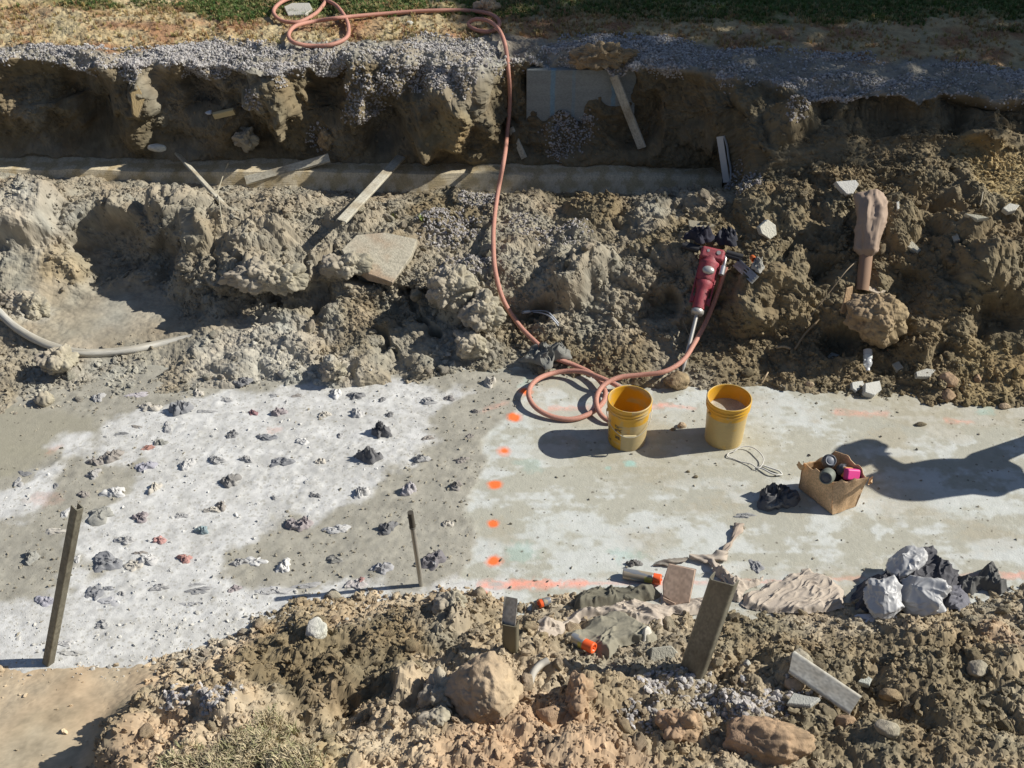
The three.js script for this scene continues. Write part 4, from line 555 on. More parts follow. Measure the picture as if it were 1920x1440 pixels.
// wilted weeds on the bank
for (const [u, v, l] of [[738, 410, 'small green weed below the leaning strip'], [792, 416, 'second small green weed, right of the first']]) { const g = new THREE.Group(), b = at(u, v); g.position.copy(b); seed(u); for (let i = 0; i < 6; i++) { const a = rr(0, 6.28), L = rr(.04, .08), s = new THREE.Shape(); s.moveTo(0, 0); s.quadraticCurveTo(.012, L * .5, 0, L); s.quadraticCurveTo(-.012, L * .5, 0, 0); const q = part('leaf', new THREE.ShapeGeometry(s, 5).rotateX(rr(.2, .9)).rotateY(a), std([rr(.2, .3), rr(.24, .3), .07], .8), g); } put(g, 'weed', l, 'plant'); }

// ---------------------------------------------------------------- buckets
function bucketTex(label, slurry) { return noiseTex(512, 1, (u, v) => { // u round the bucket, v up from the foot
  const n = fbm(u * 9, v * 6, label ? 2 : 7, 4), n2 = vn(u * 60, v * 60, 4); let c = [.78, .45, .03]; const to = (t, d) => { c = c.map((q, i) => mix(q, d[i], clamp(t))); };
  to(.35 * sstep(-.1, .4, n), [.66, .40, .10]);
  if (label && v > .12 && v < .66) { // dark print, worn
    for (const [a, b, y0, y1] of [[.78, .815, .50, .62], [.775, .81, .30, .46], [.77, .83, .12, .2], [.87, .94, .44, .60], [.875, .92, .26, .34]]) if (u > a && u < b && v > y0 && v < y1 && n2 + n > -.25) to(.85, [.06, .045, .04]);
    for (let i = 0; i < 6; i++) if (u > .87 && u < .935 && Math.abs(v - .40 + i * .035) < .006 && n2 > -.3) to(.6, [.12, .08, .05]);
  }
  const f = slurry(u, v) + n * .6; to((label ? .9 : .8) * sstep(-.05, .25, f), label ? [.6 + n2 * .03, .5 + n2 * .03, .29] : [.62 + n2 * .03, .5 + n2 * .03, .25]); to(.5 * sstep(.25, .5, fbm(u * 14, v * 5, 11, 3)), [.55, .42, .2]);
  return c.map(q => Math.pow(clamp(q), 1 / 2.2)); }, true); }
function bucket(u, v, tex, turn, label, wire, fill) {
  const g = new THREE.Group(), b = site(u, v, 0), H = .37, R0 = .131, R1 = .147; g.position.set(b.x, groundY(b.x, b.z) - .002, b.z); g.rotation.y = turn;
  const rad = y => mix(R0, R1, y / H), pr = [[0, .004], [R0 - .008, .004], [R0 - .002, .0], [R0, .006]]; for (let i = 1; i <= 20; i++) { const y = i / 20 * .285; pr.push([rad(y), y + .006]); }
  const ribs = [[.296, .004], [.299, .008], [.305, .008], [.308, .003], [.322, .003], [.325, .009], [.331, .009], [.334, .003], [.352, .003], [.355, .0085], [.366, .0085], [.37, .005], [.371, .001], [.368, -.003]]; for (const [y, e] of ribs) pr.push([rad(y) + e, y]);
  for (let i = 0; i <= 14; i++) { const y = .36 - i / 14 * .352; pr.push([rad(y) - .0035, y]); } pr.push([0, .0078]);
  const m = new THREE.MeshPhysicalMaterial({ map: tex, roughness: .42, side: THREE.DoubleSide, transmission: .22, thickness: 0, ior: 1.45 });
  const geo = new THREE.LatheGeometry(pr.map(p => new THREE.Vector2(...p)), 72), P2 = geo.attributes.position, U = geo.attributes.uv; for (let i = 0; i < P2.count; i++) U.setY(i, P2.getY(i) / H); part('shell', geo, m, g);
  for (const e of [-1, 1]) { const lug = new THREE.CylinderGeometry(.012, .014, .014, 14).rotateZ(Math.PI / 2).translate(e * (rad(.27) + .006), .275, 0); part('handle_lug', lug, m, g); }
  if (wire) { const pts = []; for (let i = 0; i <= 20; i++) { const t = i / 20 * Math.PI, r = rad(.27) + .014; pts.push(V(-Math.cos(t) * r, .275 - Math.sin(t) * .115, Math.sin(t) * (r + .012) * .99)); } const h = part('handle', tube(pts, .0026, 3, 6), std([.62, .58, .46], .4, { metalness: .4 }), g, 'wire handle hanging down'); part('grip', new THREE.CylinderGeometry(.009, .009, .09, 12).rotateZ(Math.PI / 2).translate(0, .16, rad(.16) + .016), std([.62, .52, .3], .6), h); }
  if (fill) { const s = new THREE.CircleGeometry(rad(fill) - .004, 48, 0, 6.2832).rotateX(-Math.PI / 2).translate(0, fill, 0); part('slurry', s, std([1, 1, 1], .25, { map: stainTex([.47, .46, .41], [.37, .35, .29], 4, 31) }), g, 'grey slurry filling the bucket'); }
  return put(g, 'bucket', label, 'bucket', 'yellow buckets on the slab');
}
bucket(1175, 823, bucketTex(true, (u, v) => (u > .93 || u < .3 ? .4 : -.45) * (v < .62 ? 1 : -.1) + (v < .18 ? .35 : 0) - .08), 0, 'yellow plastic bucket with dark print and hanging wire handle, standing nearer the hose coil', true, 0);
bucket(1356, 822, bucketTex(false, (u, v) => v < .68 ? .4 : -.6), .4, 'yellow plastic bucket caked with cream slurry and half full of grey liquid', false, .255);

// ---------------------------------------------------------------- jackhammer leaning on the bank
{ const tip = over(1279, 700, .0), top = over(1337, 466, .14), L = tip.distanceTo(top), g = stand(new THREE.Group(), tip, top, CAM.clone().sub(tip)), k = L / 1.25;
  const red = std([.37, .06, .075], .55, { bumpMap: gritRock, bumpScale: .001, map: stainTex([1, 1, 1], [.75, .9, .85], 8, 6) }), blk = std([.022, .022, .025], .55), metal = std([.5, .48, .44], .4, { metalness: .5 });
  const L3 = pr => new THREE.LatheGeometry(pr.map(([r, y]) => new THREE.Vector2(r * 1.25, y * k)), 28);
  part('chisel', L3([[0, .0], [.010, .05], [.0125, .12], [.0125, .60], [0, .60]]), metal, g); part('chuck', L3([[.013, .575], [.034, .578], [.04, .60], [.04, .625], [.03, .635], [.03, .66]]), metal, g);
  part('barrel', L3([[.03, .63], [.039, .64], [.041, .80], [.044, .84], [.052, .86], [.054, .90], [.045, .915], [.045, .93]]), red, g);
  const cyl = part('cylinder', L3([[.045, .91], [.058, .93], [.06, 1.06], [.064, 1.075], [.064, 1.10], [.055, 1.11], [.055, 1.15]]), red, g);
  part('exhaust_cover', new THREE.SphereGeometry(.036, 20, 12, 0, 6.3, 0, 1.7).scale(1.1, .8, 1).rotateX(1.4).scale(1.2, 1, 1).translate(.005, 1.0 * k, .066), metal, cyl);
  for (const e of [-1, 1]) { part('tie_bolt', new THREE.CylinderGeometry(.007, .007, .36 * k, 10).translate(e * .072, .86 * k, .012), red, g); part('spring_lug', new RoundedBoxGeometry(.026, .05, .034, 2, .006).translate(e * .06, .72 * k, 0), red, g); }
  part('head', new RoundedBoxGeometry(.185, .12 * k, .13, 4, .024).translate(.006, 1.175 * k, 0), red, g); part('head_bolt', new THREE.CylinderGeometry(.017, .019, .02, 8).rotateX(Math.PI / 2).translate(.05, 1.19 * k, .06), metal, g); part('head_bolt', new THREE.CylinderGeometry(.012, .012, .016, 8).rotateX(Math.PI / 2).translate(-.03, 1.19 * k, .06), metal, g);
  const hb = part('handle', new THREE.CylinderGeometry(.02, .02, .44, 14).rotateZ(Math.PI / 2 - .06).translate(.0, 1.225 * k, -.01), blk, g); for (const e of [-1, 1]) part('grip', new THREE.CylinderGeometry(.026, .025, .135, 16).rotateZ(Math.PI / 2 - .06).translate(e * .17, 1.225 * k + e * .0102, -.01), blk, hb);
  const elbow = [[.075, 1.19, .02], [.105, 1.175, .03], [.112, 1.12, .035], [.108, 1.06, .035]].map(([x, y, z]) => V(x, y * k, z)); part('air_inlet', tube(elbow, .012, 6, 12), std([.55, .54, .52], .3, { metalness: .6 }), g); part('coupling', new THREE.CylinderGeometry(.022, .022, .07, 16).translate(.107, 1.04 * k, .035), std([.6, .6, .6], .3, { metalness: .6 }), g);
  put(g, 'jackhammer', 'dark red jackhammer with black handle leaning on the bank', 'jackhammer'); }

// ---------------------------------------------------------------- cloth
const clothMat = {}; const cloth = (c, rough = .95) => clothMat[c.join() + rough] ??= std(c, rough, { bumpMap: weave, bumpScale: .0015 });
function ragGeo(s, w, d, h, { peak = 0, folds = 1, rings = 12, seg = 40 } = {}) { // a wad of cloth: lobed outline, pinched folds, edges on the ground
  const pos = [], uv = [], idx = []; seed(s); const ph = [rr(0, 6), rr(0, 6), rr(0, 6)], px = rr(-.3, .3), pz = rr(-.3, .3);
  for (let i = 0; i <= rings; i++) for (let j = 0; j < seg; j++) {
    const r = i / rings, a = j / seg * 6.2832, lobe = 1 + .22 * Math.sin(a * 2 + ph[0]) + .16 * Math.sin(a * 3 + ph[1]) + .13 * Math.sin(a * 5 + ph[2]) + .18 * vn(Math.cos(a) * 3 + s, Math.sin(a) * 3, 1);
    let x = Math.cos(a) * r * lobe * .5, z = Math.sin(a) * r * lobe * .5; const wx = x + .14 * vn(x * 4 + s, z * 4, 2), wz = z + .14 * vn(x * 4, z * 4 + s, 5);
    const cz = (p, q, t) => { const m = 1 - Math.abs(vn(p, q, t)); return m * m * m; }, f = .8 * cz(wx * 4.6 * folds + s, wz * 4.6 * folds, s) + .35 * cz(wx * 9 * folds, wz * 9 * folds + s, s + 2) + .1 * cz(wx * 19 * folds, wz * 19 * folds, s), dome = Math.pow(Math.max(0, 1 - r * r), .5); let y = dome * (.28 + .72 * f) + .16 * f * sstep(0, .2, 1 - r) + .03;
    if (peak) { const e = Math.hypot(x - px * .5, z - pz * .5); y += peak * .6 * Math.exp(-e * e * 30) * (.5 + f * .5); }
    x += .10 * vn(x * 6 + 3 + s, y * 3, z * 6) * (1 - r * .4); z += .10 * vn(x * 6 + 9, y * 3 + s, z * 6) * (1 - r * .4);
    pos.push(x * w, Math.max(i === rings ? -.15 : .02, y) * h, z * d); uv.push(x * w * 8, z * d * 8);
    if (i < rings) { const k = i * seg + j, n = i * seg + (j + 1) % seg; idx.push(k, n, k + seg, n, n + seg, k + seg); }
  }
  const g = new THREE.BufferGeometry(); g.setAttribute('position', new THREE.Float32BufferAttribute(pos, 3)); g.setAttribute('uv', new THREE.Float32BufferAttribute(uv, 2)); g.setIndex(idx); g.computeVertexNormals(); return g;
}
function rag(u, v, wpx, hpx, col, label, { h = .6, peak = 0, turn = 0, name = 'rag', category = 'rag', group = 'rags stuffed into the drilled holes of the slab', folds = 1, rough = .95, mat, lift = 0 } = {}) {
  const p = at(u, v), m = mpp(p), hole = group && category === 'rag', w = wpx * m * (hole ? .9 : 1), d = Math.min(hpx * m * 1.25, w * 1.6) * (hole ? .92 : 1), H = Math.min(w, d) * h * (hole ? .72 : 1); if (hole && col) { const g = (col[0] + col[1] + col[2]) / 3, k = .3; col = col.map(c => mix(mix(c, g, k), .42, .24)); } const o = new THREE.Mesh(ragGeo(Math.round(u * 3 + v * 7), w * 1.15, d * 1.1, H, { peak, folds, rings: wpx > 60 ? 26 : 11, seg: wpx > 60 ? 90 : 36 }), mat ?? cloth(col, rough)); o.position.set(p.x, groundY(p.x, p.z) - .002 + lift, p.z); o.rotation.y = turn; return put(o, name, label, category, group);
}
const GY = [.36, .355, .345], DG = [.16, .16, .165], BK = [.035, .035, .04], WH = [.66, .65, .62], CR = [.55, .49, .38], MV = [.33, .255, .26], LV = [.33, .32, .40], BR = [.26, .215, .17], SL = [.19, .20, .225], RD = [.42, .10, .08], OL = [.27, .265, .21], PALE = [.52, .51, .49];
const plain = 'small grey rag wad stuffed into a hole of the slab';
const palish = 'small pale rag wad stuffed into a hole of the dusty slab', brownish = 'small brown muddy rag wad on the slab';
for (const [u, v, w, d, c, l, o] of [
  [185, 746, 18, 22, GY, 'curled grey rag lying alone above the mud pool'], [258, 740, 36, 14, [.5, .44, .46], 'faint pinkish scrap near the left slab edge', { h: .25 }], [280, 765, 34, 18, CR, 'cream rag left of the dark blue folded rag'], [338, 770, 32, 26, SL, 'slate blue rag folded upright, left of the top row', { h: .9, peak: .5 }],
  [372, 737, 18, 16, CR, 'cream and grey wad at the top edge of the dust'], [455, 717, 34, 16, DG, 'dark grey rag at the clay edge of the slab', { h: .7 }], [425, 750, 24, 10, GY, plain, { h: .4 }], [385, 771, 30, 8, GY, plain, { h: .3 }], [475, 775, 17, 11, [.33, .08, .10], 'small maroon rag in the top row', { h: .7 }],
  [256, 800, 20, 6, BR, brownish, { h: .4 }], [230, 813, 26, 7, DG, plain, { h: .3 }], [314, 803, 18, 32, GY, 'long grey rag standing below the slate blue one', { h: .5, turn: .3 }], [278, 840, 26, 10, [.45, .13, .06], 'orange red rag at the left', { h: .5, turn: .2 }], [301, 830, 22, 14, OL, 'olive rag joined to the orange red rag', { h: .5 }],
  [436, 815, 24, 16, DG, plain, { h: .5 }], [210, 858, 34, 22, BR, 'muddy lump of rag left of the lavender rag', { h: .7 }], [180, 868, 26, 16, BR, brownish, { h: .7 }], [176, 890, 22, 18, [.34, .32, .30], brownish, { h: .6 }], [272, 875, 32, 20, LV, 'lavender rag lying flat at the left', { h: .45 }], [350, 872, 22, 24, PALE, palish],
  [407, 864, 26, 16, GY, plain], [462, 862, 20, 15, GY, plain], [431, 903, 33, 22, [.20, .185, .165], 'round dark brown rag in the left middle', { h: .7 }], [290, 915, 18, 20, CR, 'cream and brown wad above the white folded cloth', { h: .8 }], [214, 925, 36, 24, WH, 'white folded cloth near the left of the dust', { h: .5, peak: .5 }], [105, 911, 9, 14, DG, 'small dark rag on the mud at far left'],
  [34, 906, 16, 24, GY, 'grey rag on the dust at the far left edge', { h: .4 }], [46, 888, 22, 10, DG, 'thin dark fold beside the far left grey rag', { h: .3 }], [398, 957, 24, 12, CR, 'cream rag with its brown neighbour, left middle', { h: .7 }], [415, 950, 18, 16, BR, 'brown rag touching the cream one, left middle', { h: .7 }], [188, 967, 50, 32, OL, 'large olive grey cloth folded beside the leaning post', { h: .35 }], [123, 940 + 22, 16, 18, PALE, 'pale rag left of the leaning post top', { h: .4 }],
  [106, 996, 36, 14, CR, 'cream flat rag left of the leaning post', { h: .35 }], [264, 971, 30, 18, MV, 'mauve and dark rag in the left lower middle'], [340, 967, 20, 14, GY, plain, { h: .35 }], [378, 995, 20, 16, [.17, .30, .34], 'teal blue rag in the lower left', { h: .9 }], [233, 1014, 32, 16, GY, 'grey rag right of the leaning post', { h: .6 }], [298, 1013, 22, 14, [.55, .19, .15], 'coral red rag below the mauve and dark rag', { h: .6 }], [157, 928, 20, 12, BR, brownish, { h: .6 }],
  [523, 774, 24, 18, MV, 'mauve rag right of the maroon one in the top row', { h: .7 }], [630, 739, 22, 18, WH, palish], [668, 743, 28, 18, DG, 'striped dark rag in the top row', { h: .5 }], [513, 741, 18, 8, GY, plain, { h: .3 }], [556, 742, 22, 8, BR, plain, { h: .25 }], [608, 778, 18, 15, CR, palish], [670, 777, 24, 18, PALE, 'grey white wad above the first black rag', { h: .7 }], [717, 750, 12, 12, DG, plain], [803, 753, 32, 14, GY, 'grey rag right end of the top row', { h: .5 }], [842, 747, 26, 11, [.15, .13, .125], 'thin dark rag at the right end of the top row', { h: .5 }], [918, 718, 20, 22, CR, 'cream and black lump at the slab edge right of the dust', { h: 1.0 }], [893, 772, 16, 10, BR, brownish], [731, 778, 15, 12, DG, plain],
  [716, 812, 30, 24, [.07, .07, .08], 'black rag standing up in a point, upper of the two', { h: 1.0, peak: 1.1 }], [500, 821, 34, 14, SL, 'blue grey crumpled rag in the second row', { h: .5 }], [566, 828, 24, 14, WH, palish, { h: .5 }], [638, 817, 12, 10, GY, plain], [802, 822, 26, 12, BR, 'thin brown rag right of the upper black rag', { h: .4, turn: .5 }], [881, 818, 16, 9, BR, brownish], [692, 860, 40, 26, [.06, .06, .07], 'black rag standing up in a point, lower and larger', { h: .9, peak: 1.2 }], [527, 867, 36, 20, SL, 'slate grey rag lying in the middle row', { h: .5 }], [600, 866, 18, 14, CR, palish], [789, 862, 28, 16, GY, 'grey white rag right of the lower black rag', { h: .8 }], [776, 870, 7, 12, DG, plain], [866, 863, 26, 12, BR, 'brown rag near the middle orange dots', { h: .5 }],
  [515, 934, 12, 12, GY, plain], [592, 930, 20, 10, DG, plain], [677, 926, 24, 24, PALE, 'grey white wad at the lower right edge of the dust', { h: .9 }], [768, 919, 28, 22, [.42, .38, .40], 'grey pink wad on the mud left of the brown rag', { h: .9 }], [855, 912, 26, 18, [.24, .20, .165], 'dark brown rag left of the fourth orange dot', { h: .8 }], [551, 986, 28, 22, [.26, .21, .215], 'left half of the mauve pair on the mud', { h: .7 }], [572, 984, 28, 20, MV, 'right half of the mauve pair on the mud', { h: .8 }], [634, 992, 44, 18, PALE, 'pale crumpled rag right of the mauve pair', { h: .4, folds: 1.6 }], [726, 991, 32, 22, [.1, .1, .11], 'black and grey rag left of the upright rod', { h: .8 }], [715, 1000, 10, 8, BR, brownish], [838, 983, 18, 14, CR, 'cream wad right of the upright rod'],
  [201, 1056, 56, 28, SL, 'big slate coloured cloth at the lower left', { h: .55 }], [252, 1060, 30, 24, CR, 'cream flap of paper left of its twin', { h: .25 }], [276, 1050, 30, 22, PALE, 'pale flap beside the cream paper', { h: .5 }], [262, 1037, 22, 8, BR, 'tan rag above the cream papers', { h: .5 }], [346, 1048, 24, 16, [.50, .15, .10], 'red rag in the lowest row', { h: .6 }], [450, 1055, 26, 16, GY, 'grey rag at the left edge of the mud patch', { h: .7 }], [480, 1053, 34, 18, WH, 'white strip of cloth at the left edge of the mud patch', { h: .35 }], [533, 1062, 26, 24, WH, 'crisp white scrap on the mud patch', { h: .6, peak: .3 }],
  [178, 1110, 26, 34, SL, 'slate strap like rag below the big slate cloth', { h: .4 }], [202, 1104, 24, 8, SL, 'arm of the slate strap like rag', { h: .4 }], [205, 1128, 36, 16, [.45, .45, .47], 'faint grey flat cloth below the slate strap', { h: .2 }], [228, 1113, 12, 10, GY, plain], [300, 1102, 28, 14, GY, 'grey rag in the lowest dusty row, left', { h: .5 }], [372, 1108, 42, 14, [.26, .26, .265], 'dark flat rag in the lowest dusty row', { h: .4 }], [368, 1096, 28, 6, GY, plain, { h: .3 }], [360, 1132, 36, 8, [.4, .4, .4], 'thin grey rag at the lower edge of the dust', { h: .3 }], [440, 1104, 22, 14, MV, 'mauve grey rag in the lowest dusty row', { h: .5 }], [515, 1108, 60, 18, PALE, 'long pale crumpled cloth in the lowest dusty row', { h: .3, folds: 1.8 }], [578, 1098, 46, 12, GY, 'long grey rolled rag in the lowest dusty row', { h: .4, turn: .25 }], [84, 1128, 30, 20, LV, 'lavender rag half behind the leaning post', { h: .4 }], [60, 1046, 26, 20, OL, 'muddy lump at the far left of the slab', { h: .7 }], [145, 1048, 12, 14, PALE, palish], [192, 1171, 26, 14, GY, 'grey flat lump near the lower left corner of the slab', { h: .5 }],
  [628, 1050, 32, 14, [.23, .22, .18], 'olive dark rag on the mud patch', { h: .6 }], [717, 1066, 36, 22, [.34, .34, .36], 'slate and white rag left of the upright rod foot', { h: .6 }], [812, 1053, 40, 32, [.115, .095, .115], 'dark plum rag right of the upright rod', { h: .7 }], [668, 1096, 32, 24, [.47, .41, .39], 'pinkish crumpled scrap left of the rod foot', { h: .4 }], [678, 1090, 10, 9, [.42, .13, .10], 'small red patch of cloth on the pinkish scrap', { h: .6, lift: .015 }],
  [122, 1196 + 10, 30, 10, PALE, 'pale rag at the foot of the leaning post', { h: .4 }], [135, 1225, 44, 10, [.5, .49, .45], 'pale rolled rag at the lower left slab edge', { h: .5 }],
]) rag(u, v, w, d, c, l, o);
{ const p = at(815, 1058), m = new THREE.Mesh(new THREE.PlaneGeometry(.022, .018, 3, 3).rotateX(-.9), std([.7, .7, .68], .7)); m.geometry.translate(0, .034, .02); m.position.copy(p); put(m, 'cloth_tag', 'small white tag on the dark plum rag', 'tag'); }
rag(1025, 674, 80, 46, [.14, .14, .105], 'olive grey rag lying over the hose at the slab edge', { h: .75, group: undefined, folds: 1.2, lift: .015 });
rag(1455, 937, 58, 54, BK, 'black rag heap left of the cardboard box', { h: .8, group: undefined, folds: 1.3 });
rag(1452, 948, 30, 24, [.12, .12, .115], 'dark grey sock on the black rag heap', { h: .5, group: undefined, lift: .03 });
rag(1312, 462, 38, 28, [.03, .03, .045], 'black glove behind the left jackhammer grip', { h: .7, name: 'glove', category: 'glove', group: undefined, lift: .07 });
rag(1360, 466, 44, 28, [.04, .042, .055], 'dark blue crumpled glove behind the right jackhammer grip', { h: .7, name: 'glove', category: 'glove', group: undefined, lift: .07 });
rag(1395, 967, 40, 10, [.30, .30, .29], 'grey strap lying below the black rag heap', { h: .5, group: undefined });
rag(1418, 1062, 22, 40, [.24, .24, .25], 'dark grey muddy rag between the tan cloths', { h: .35, group: undefined });
rag(1188, 1058, 24, 14, [.10, .09, .075], 'dark crumpled scrap behind the spray can', { h: .8, group: undefined });

function drape(pts, col, label, { lift = .03, amp = .03, fx = 3, fz = 7, turn = 0, s = 1, cell = .006, rough = .95, name = 'cloth', category = 'cloth', group, mat, fine = 1 } = {}) { // a spread cloth that follows the ground, raised into folds
  const pl = pts.map(([u, v]) => { const p = over(u, v, lift * .6); return [p.x, p.z]; }), xs = pl.map(p => p[0]), zs = pl.map(p => p[1]), x0 = Math.min(...xs) - .05, x1 = Math.max(...xs) + .05, z0 = Math.min(...zs) - .05, z1 = Math.max(...zs) + .05, nx = Math.ceil((x1 - x0) / cell), nz = Math.ceil((z1 - z0) / cell), id = new Int32Array((nx + 1) * (nz + 1)).fill(-1), pos = [], uv = [], idx = [], ca = Math.cos(turn), sa = Math.sin(turn);
  for (let j = 0; j <= nz; j++) for (let i = 0; i <= nx; i++) { const x = x0 + i * cell, z = z0 + j * cell, e = edgeDist(pl, x, z) + fbm(x * 14, s, z * 14, 3) * .028; if (e < 0) continue;
    const a = x * ca - z * sa, b = x * sa + z * ca, w = .35 * fbm(a * 2.5 + s, 3, b * 2.5, 3), sh = (p, q, t) => { const m = 1 - Math.abs(vn(p, q, t)); return m ** 5; }, f = .8 * sh(a * fx * 2 + w * 4, b * fz * 2 + w * 5, s) + .7 * sh(a * fx * 3.7 + w * 9 + 4, b * fz * 3.6 - w * 7 + a * 4, s + 3) + .4 * sh(a * fx * 5 - b * fz, b * fz * 4 + w * 9, s + 5) - .3, f2 = 1.6 * sh(a * fx * 9 + w * 9, b * fz * 7 + w * 9, s + 7), up = sstep(0, lift > .08 ? .1 : .04, e), y = softY(x, z, .03) + .005 + lift * up + amp * Math.max(-.2, f + .25 * f2 * fine) * (.35 + .65 * up);
    id[j * (nx + 1) + i] = pos.length / 3; pos.push(x + .010 * vn(a * 20, b * 20, s), Math.max(groundY(x, z) + .003, y), z + .012 * vn(a * 18, b * 18, s + 4)); uv.push(x * 6, z * 6); }
  for (let j = 0; j < nz; j++) for (let i = 0; i < nx; i++) { const k = j * (nx + 1) + i, q = [id[k], id[k + 1], id[k + nx + 1], id[k + nx + 2]]; const n = q.filter(t => t >= 0); if (n.length === 4) idx.push(q[0], q[2], q[1], q[1], q[2], q[3]); else if (n.length === 3) { const o = [q[0], q[2], q[3], q[1]].filter(t => t >= 0); idx.push(...o); } }
  const g = new THREE.BufferGeometry(); g.setAttribute('position', new THREE.Float32BufferAttribute(pos, 3)); g.setAttribute('uv', new THREE.Float32BufferAttribute(uv, 2)); g.setIndex(idx); g.computeVertexNormals();
  return put(new THREE.Mesh(g, mat ?? cloth(col, rough)), name, label, category, group);
}
const TANC = [.46, .395, .325];
drape([[1385, 1132], [1400, 1110], [1440, 1096], [1480, 1078], [1515, 1063], [1545, 1076], [1572, 1088], [1584, 1110], [1582, 1136], [1535, 1150], [1480, 1149], [1420, 1142]], TANC, 'tan wrinkled cloth spread left of the pile of dark trousers', { amp: .024, fx: 1.3, fz: 6.5, turn: .5, s: 3 });
drape([[1330, 1062], [1350, 1055], [1372, 1078], [1400, 1085], [1432, 1080], [1425, 1095], [1400, 1108], [1392, 1130], [1370, 1125], [1350, 1090]], TANC, 'tan cloth bunched behind the standing steel post', { amp: .04, fx: 4, fz: 7, s: 5 });
drape([[1000, 1190], [1010, 1165], [1045, 1162], [1085, 1142], [1130, 1130], [1180, 1120], [1250, 1130], [1335, 1118], [1340, 1146], [1262, 1152], [1240, 1172], [1222, 1168], [1150, 1156], [1085, 1164], [1055, 1186], [1015, 1196]], TANC, 'long tan cloth stretched along the near slab edge', { amp: .028, fx: 1.5, fz: 8, turn: -.15, s: 8 });
drape([[1072, 1138], [1082, 1112], [1118, 1096], [1170, 1100], [1222, 1094], [1240, 1112], [1205, 1126], [1150, 1132], [1108, 1140]], [.15, .14, .105], 'dark olive cloth bunched below the spray can', { amp: .03, lift: .05, fx: 2, fz: 4, s: 11 });
drape([[1048, 1198], [1096, 1166], [1150, 1146], [1178, 1148], [1205, 1165], [1232, 1186], [1222, 1200], [1170, 1208], [1142, 1228], [1118, 1212], [1088, 1204]], [.27, .25, .19], 'grey olive shirt lying on the near bank', { amp: .018, lift: .05, fx: 1.3, fz: 3.5, turn: .3, s: 13 });
drape([[1202, 1176], [1226, 1180], [1230, 1190], [1208, 1196], [1192, 1192]], [.6, .57, .5], 'white cuff at the end of the grey olive shirt', { amp: .012, lift: .075, s: 15 });
drape([[1596, 1112], [1622, 1082], [1690, 1046], [1722, 1014], [1752, 1016], [1776, 1046], [1800, 1060], [1810, 1095], [1800, 1134], [1760, 1124], [1690, 1142], [1640, 1146], [1608, 1132]], [.085, .085, .095], 'pile of dark grey trousers under the white bags', { amp: .045, lift: .09, fx: 2.5, fz: 4.5, turn: .8, s: 17 });
drape([[1790, 1072], [1830, 1082], [1852, 1060], [1872, 1066], [1904, 1104], [1878, 1110], [1838, 1104], [1800, 1112]], [.12, .12, .115], 'dark grey trouser leg trailing right from the pile', { amp: .045, lift: .05, fx: 4, fz: 5, turn: 1.2, s: 19 });
drape([[1765, 1090], [1805, 1095], [1822, 1130], [1800, 1148], [1770, 1136]], [.16, .16, .185], 'blue grey cloth corner at the right foot of the pile', { amp: .03, lift: .03, s: 20 });
// twisted tan strip
function rope(pts, r, col, label, s) { const c = new THREE.CatmullRomCurve3(pts.map(([u, v, l]) => over(u, v, l ?? .02)), false, 'centripetal'), n = pts.length * 14, g = new THREE.TubeGeometry(c, n, r, 16), p = g.attributes.position, fr = c.getSpacedPoints(n); for (let i = 0; i <= n; i++) for (let j = 0; j <= 16; j++) { const k = i * 17 + j, q = fr[i], a = (j % 16) / 16 * 6.2832, f = (.65 + .5 * vn(i * .09, s, 2)) * (1 + .35 * Math.sin(a * 3 + i * .25) + .3 * vn(Math.cos(a) * 2 + i * .1, Math.sin(a) * 2, s)); p.setXYZ(k, q.x + (p.getX(k) - q.x) * f * 1.2, q.y + (p.getY(k) - q.y) * f * .8, q.z + (p.getZ(k) - q.z) * f * 1.2); } g.computeVertexNormals(); return put(new THREE.Mesh(g, cloth(col)), 'cloth_strip', label, 'cloth'); }
rope([[1388, 984, .02], [1380, 1000, .025], [1370, 1018, .02], [1357, 1036, .015]], .022, [.42, .34, .27], 'twisted tan rag trailing from the slab to the post', 3);
rope([[1362, 1036, .03], [1340, 1046, .03], [1312, 1046, .03], [1292, 1042, .03]], .03, TANC, 'twisted tan cloth above the cardboard flap', 5);
rope([[1290, 1046, .02], [1268, 1052, .02], [1240, 1056, .015], [1224, 1060, .01]], .018, [.28, .25, .21], 'thin brown twist of cloth behind the cardboard flap', 7);
rope([[1332, 1050, .03], [1348, 1068, .04], [1362, 1090, .04], [1372, 1112, .03]], .026, TANC, 'tan twist of cloth running down behind the steel post', 9);
// white bags
const bagMat = new THREE.MeshPhysicalMaterial({ color: lin(.62, .62, .62), roughness: .45, side: THREE.DoubleSide, transmission: .3, thickness: 0 });
function bagGeo(s, w, h, d) { // a filled bag gathered to a knot, creased all over
  let g = new THREE.IcosahedronGeometry(1, 22); g.deleteAttribute('normal'); g.deleteAttribute('uv'); g = mergeVertices(g, 1e-4); const p = g.attributes.position, cz = (x, y, z) => (1 - Math.abs(vn(x, y, z))) ** 3;
  for (let i = 0; i < p.count; i++) { const x = p.getX(i), y = p.getY(i), z = p.getZ(i), a = Math.atan2(z, x), up = Math.max(0, y), f = 1 + .5 * fbm(x * 1.1 + s, y * 1.1, z * 1.1, 2) + .26 * (cz(x * 1.3 + s, y * 1.3, z * 1.3) - .3) + .10 * cz(x * 3.4, y * 3.4 + s, z * 3.4) + .02 * cz(x * 8, y * 8 + s, z * 8) + .025 * Math.sin(a * 7 + s + 3 * fbm(x * 2, y * 2, z * 2, 2)) * up, k = y > .82 ? mix(1, .45, (y - .82) / .18) : 1; p.setXYZ(i, x * f * k * w, Math.max(-.5, y * (f + (y > .85 ? (y - .85) * 2.2 : 0))) * h, z * f * k * d); }
  g.computeVertexNormals(); return g; }
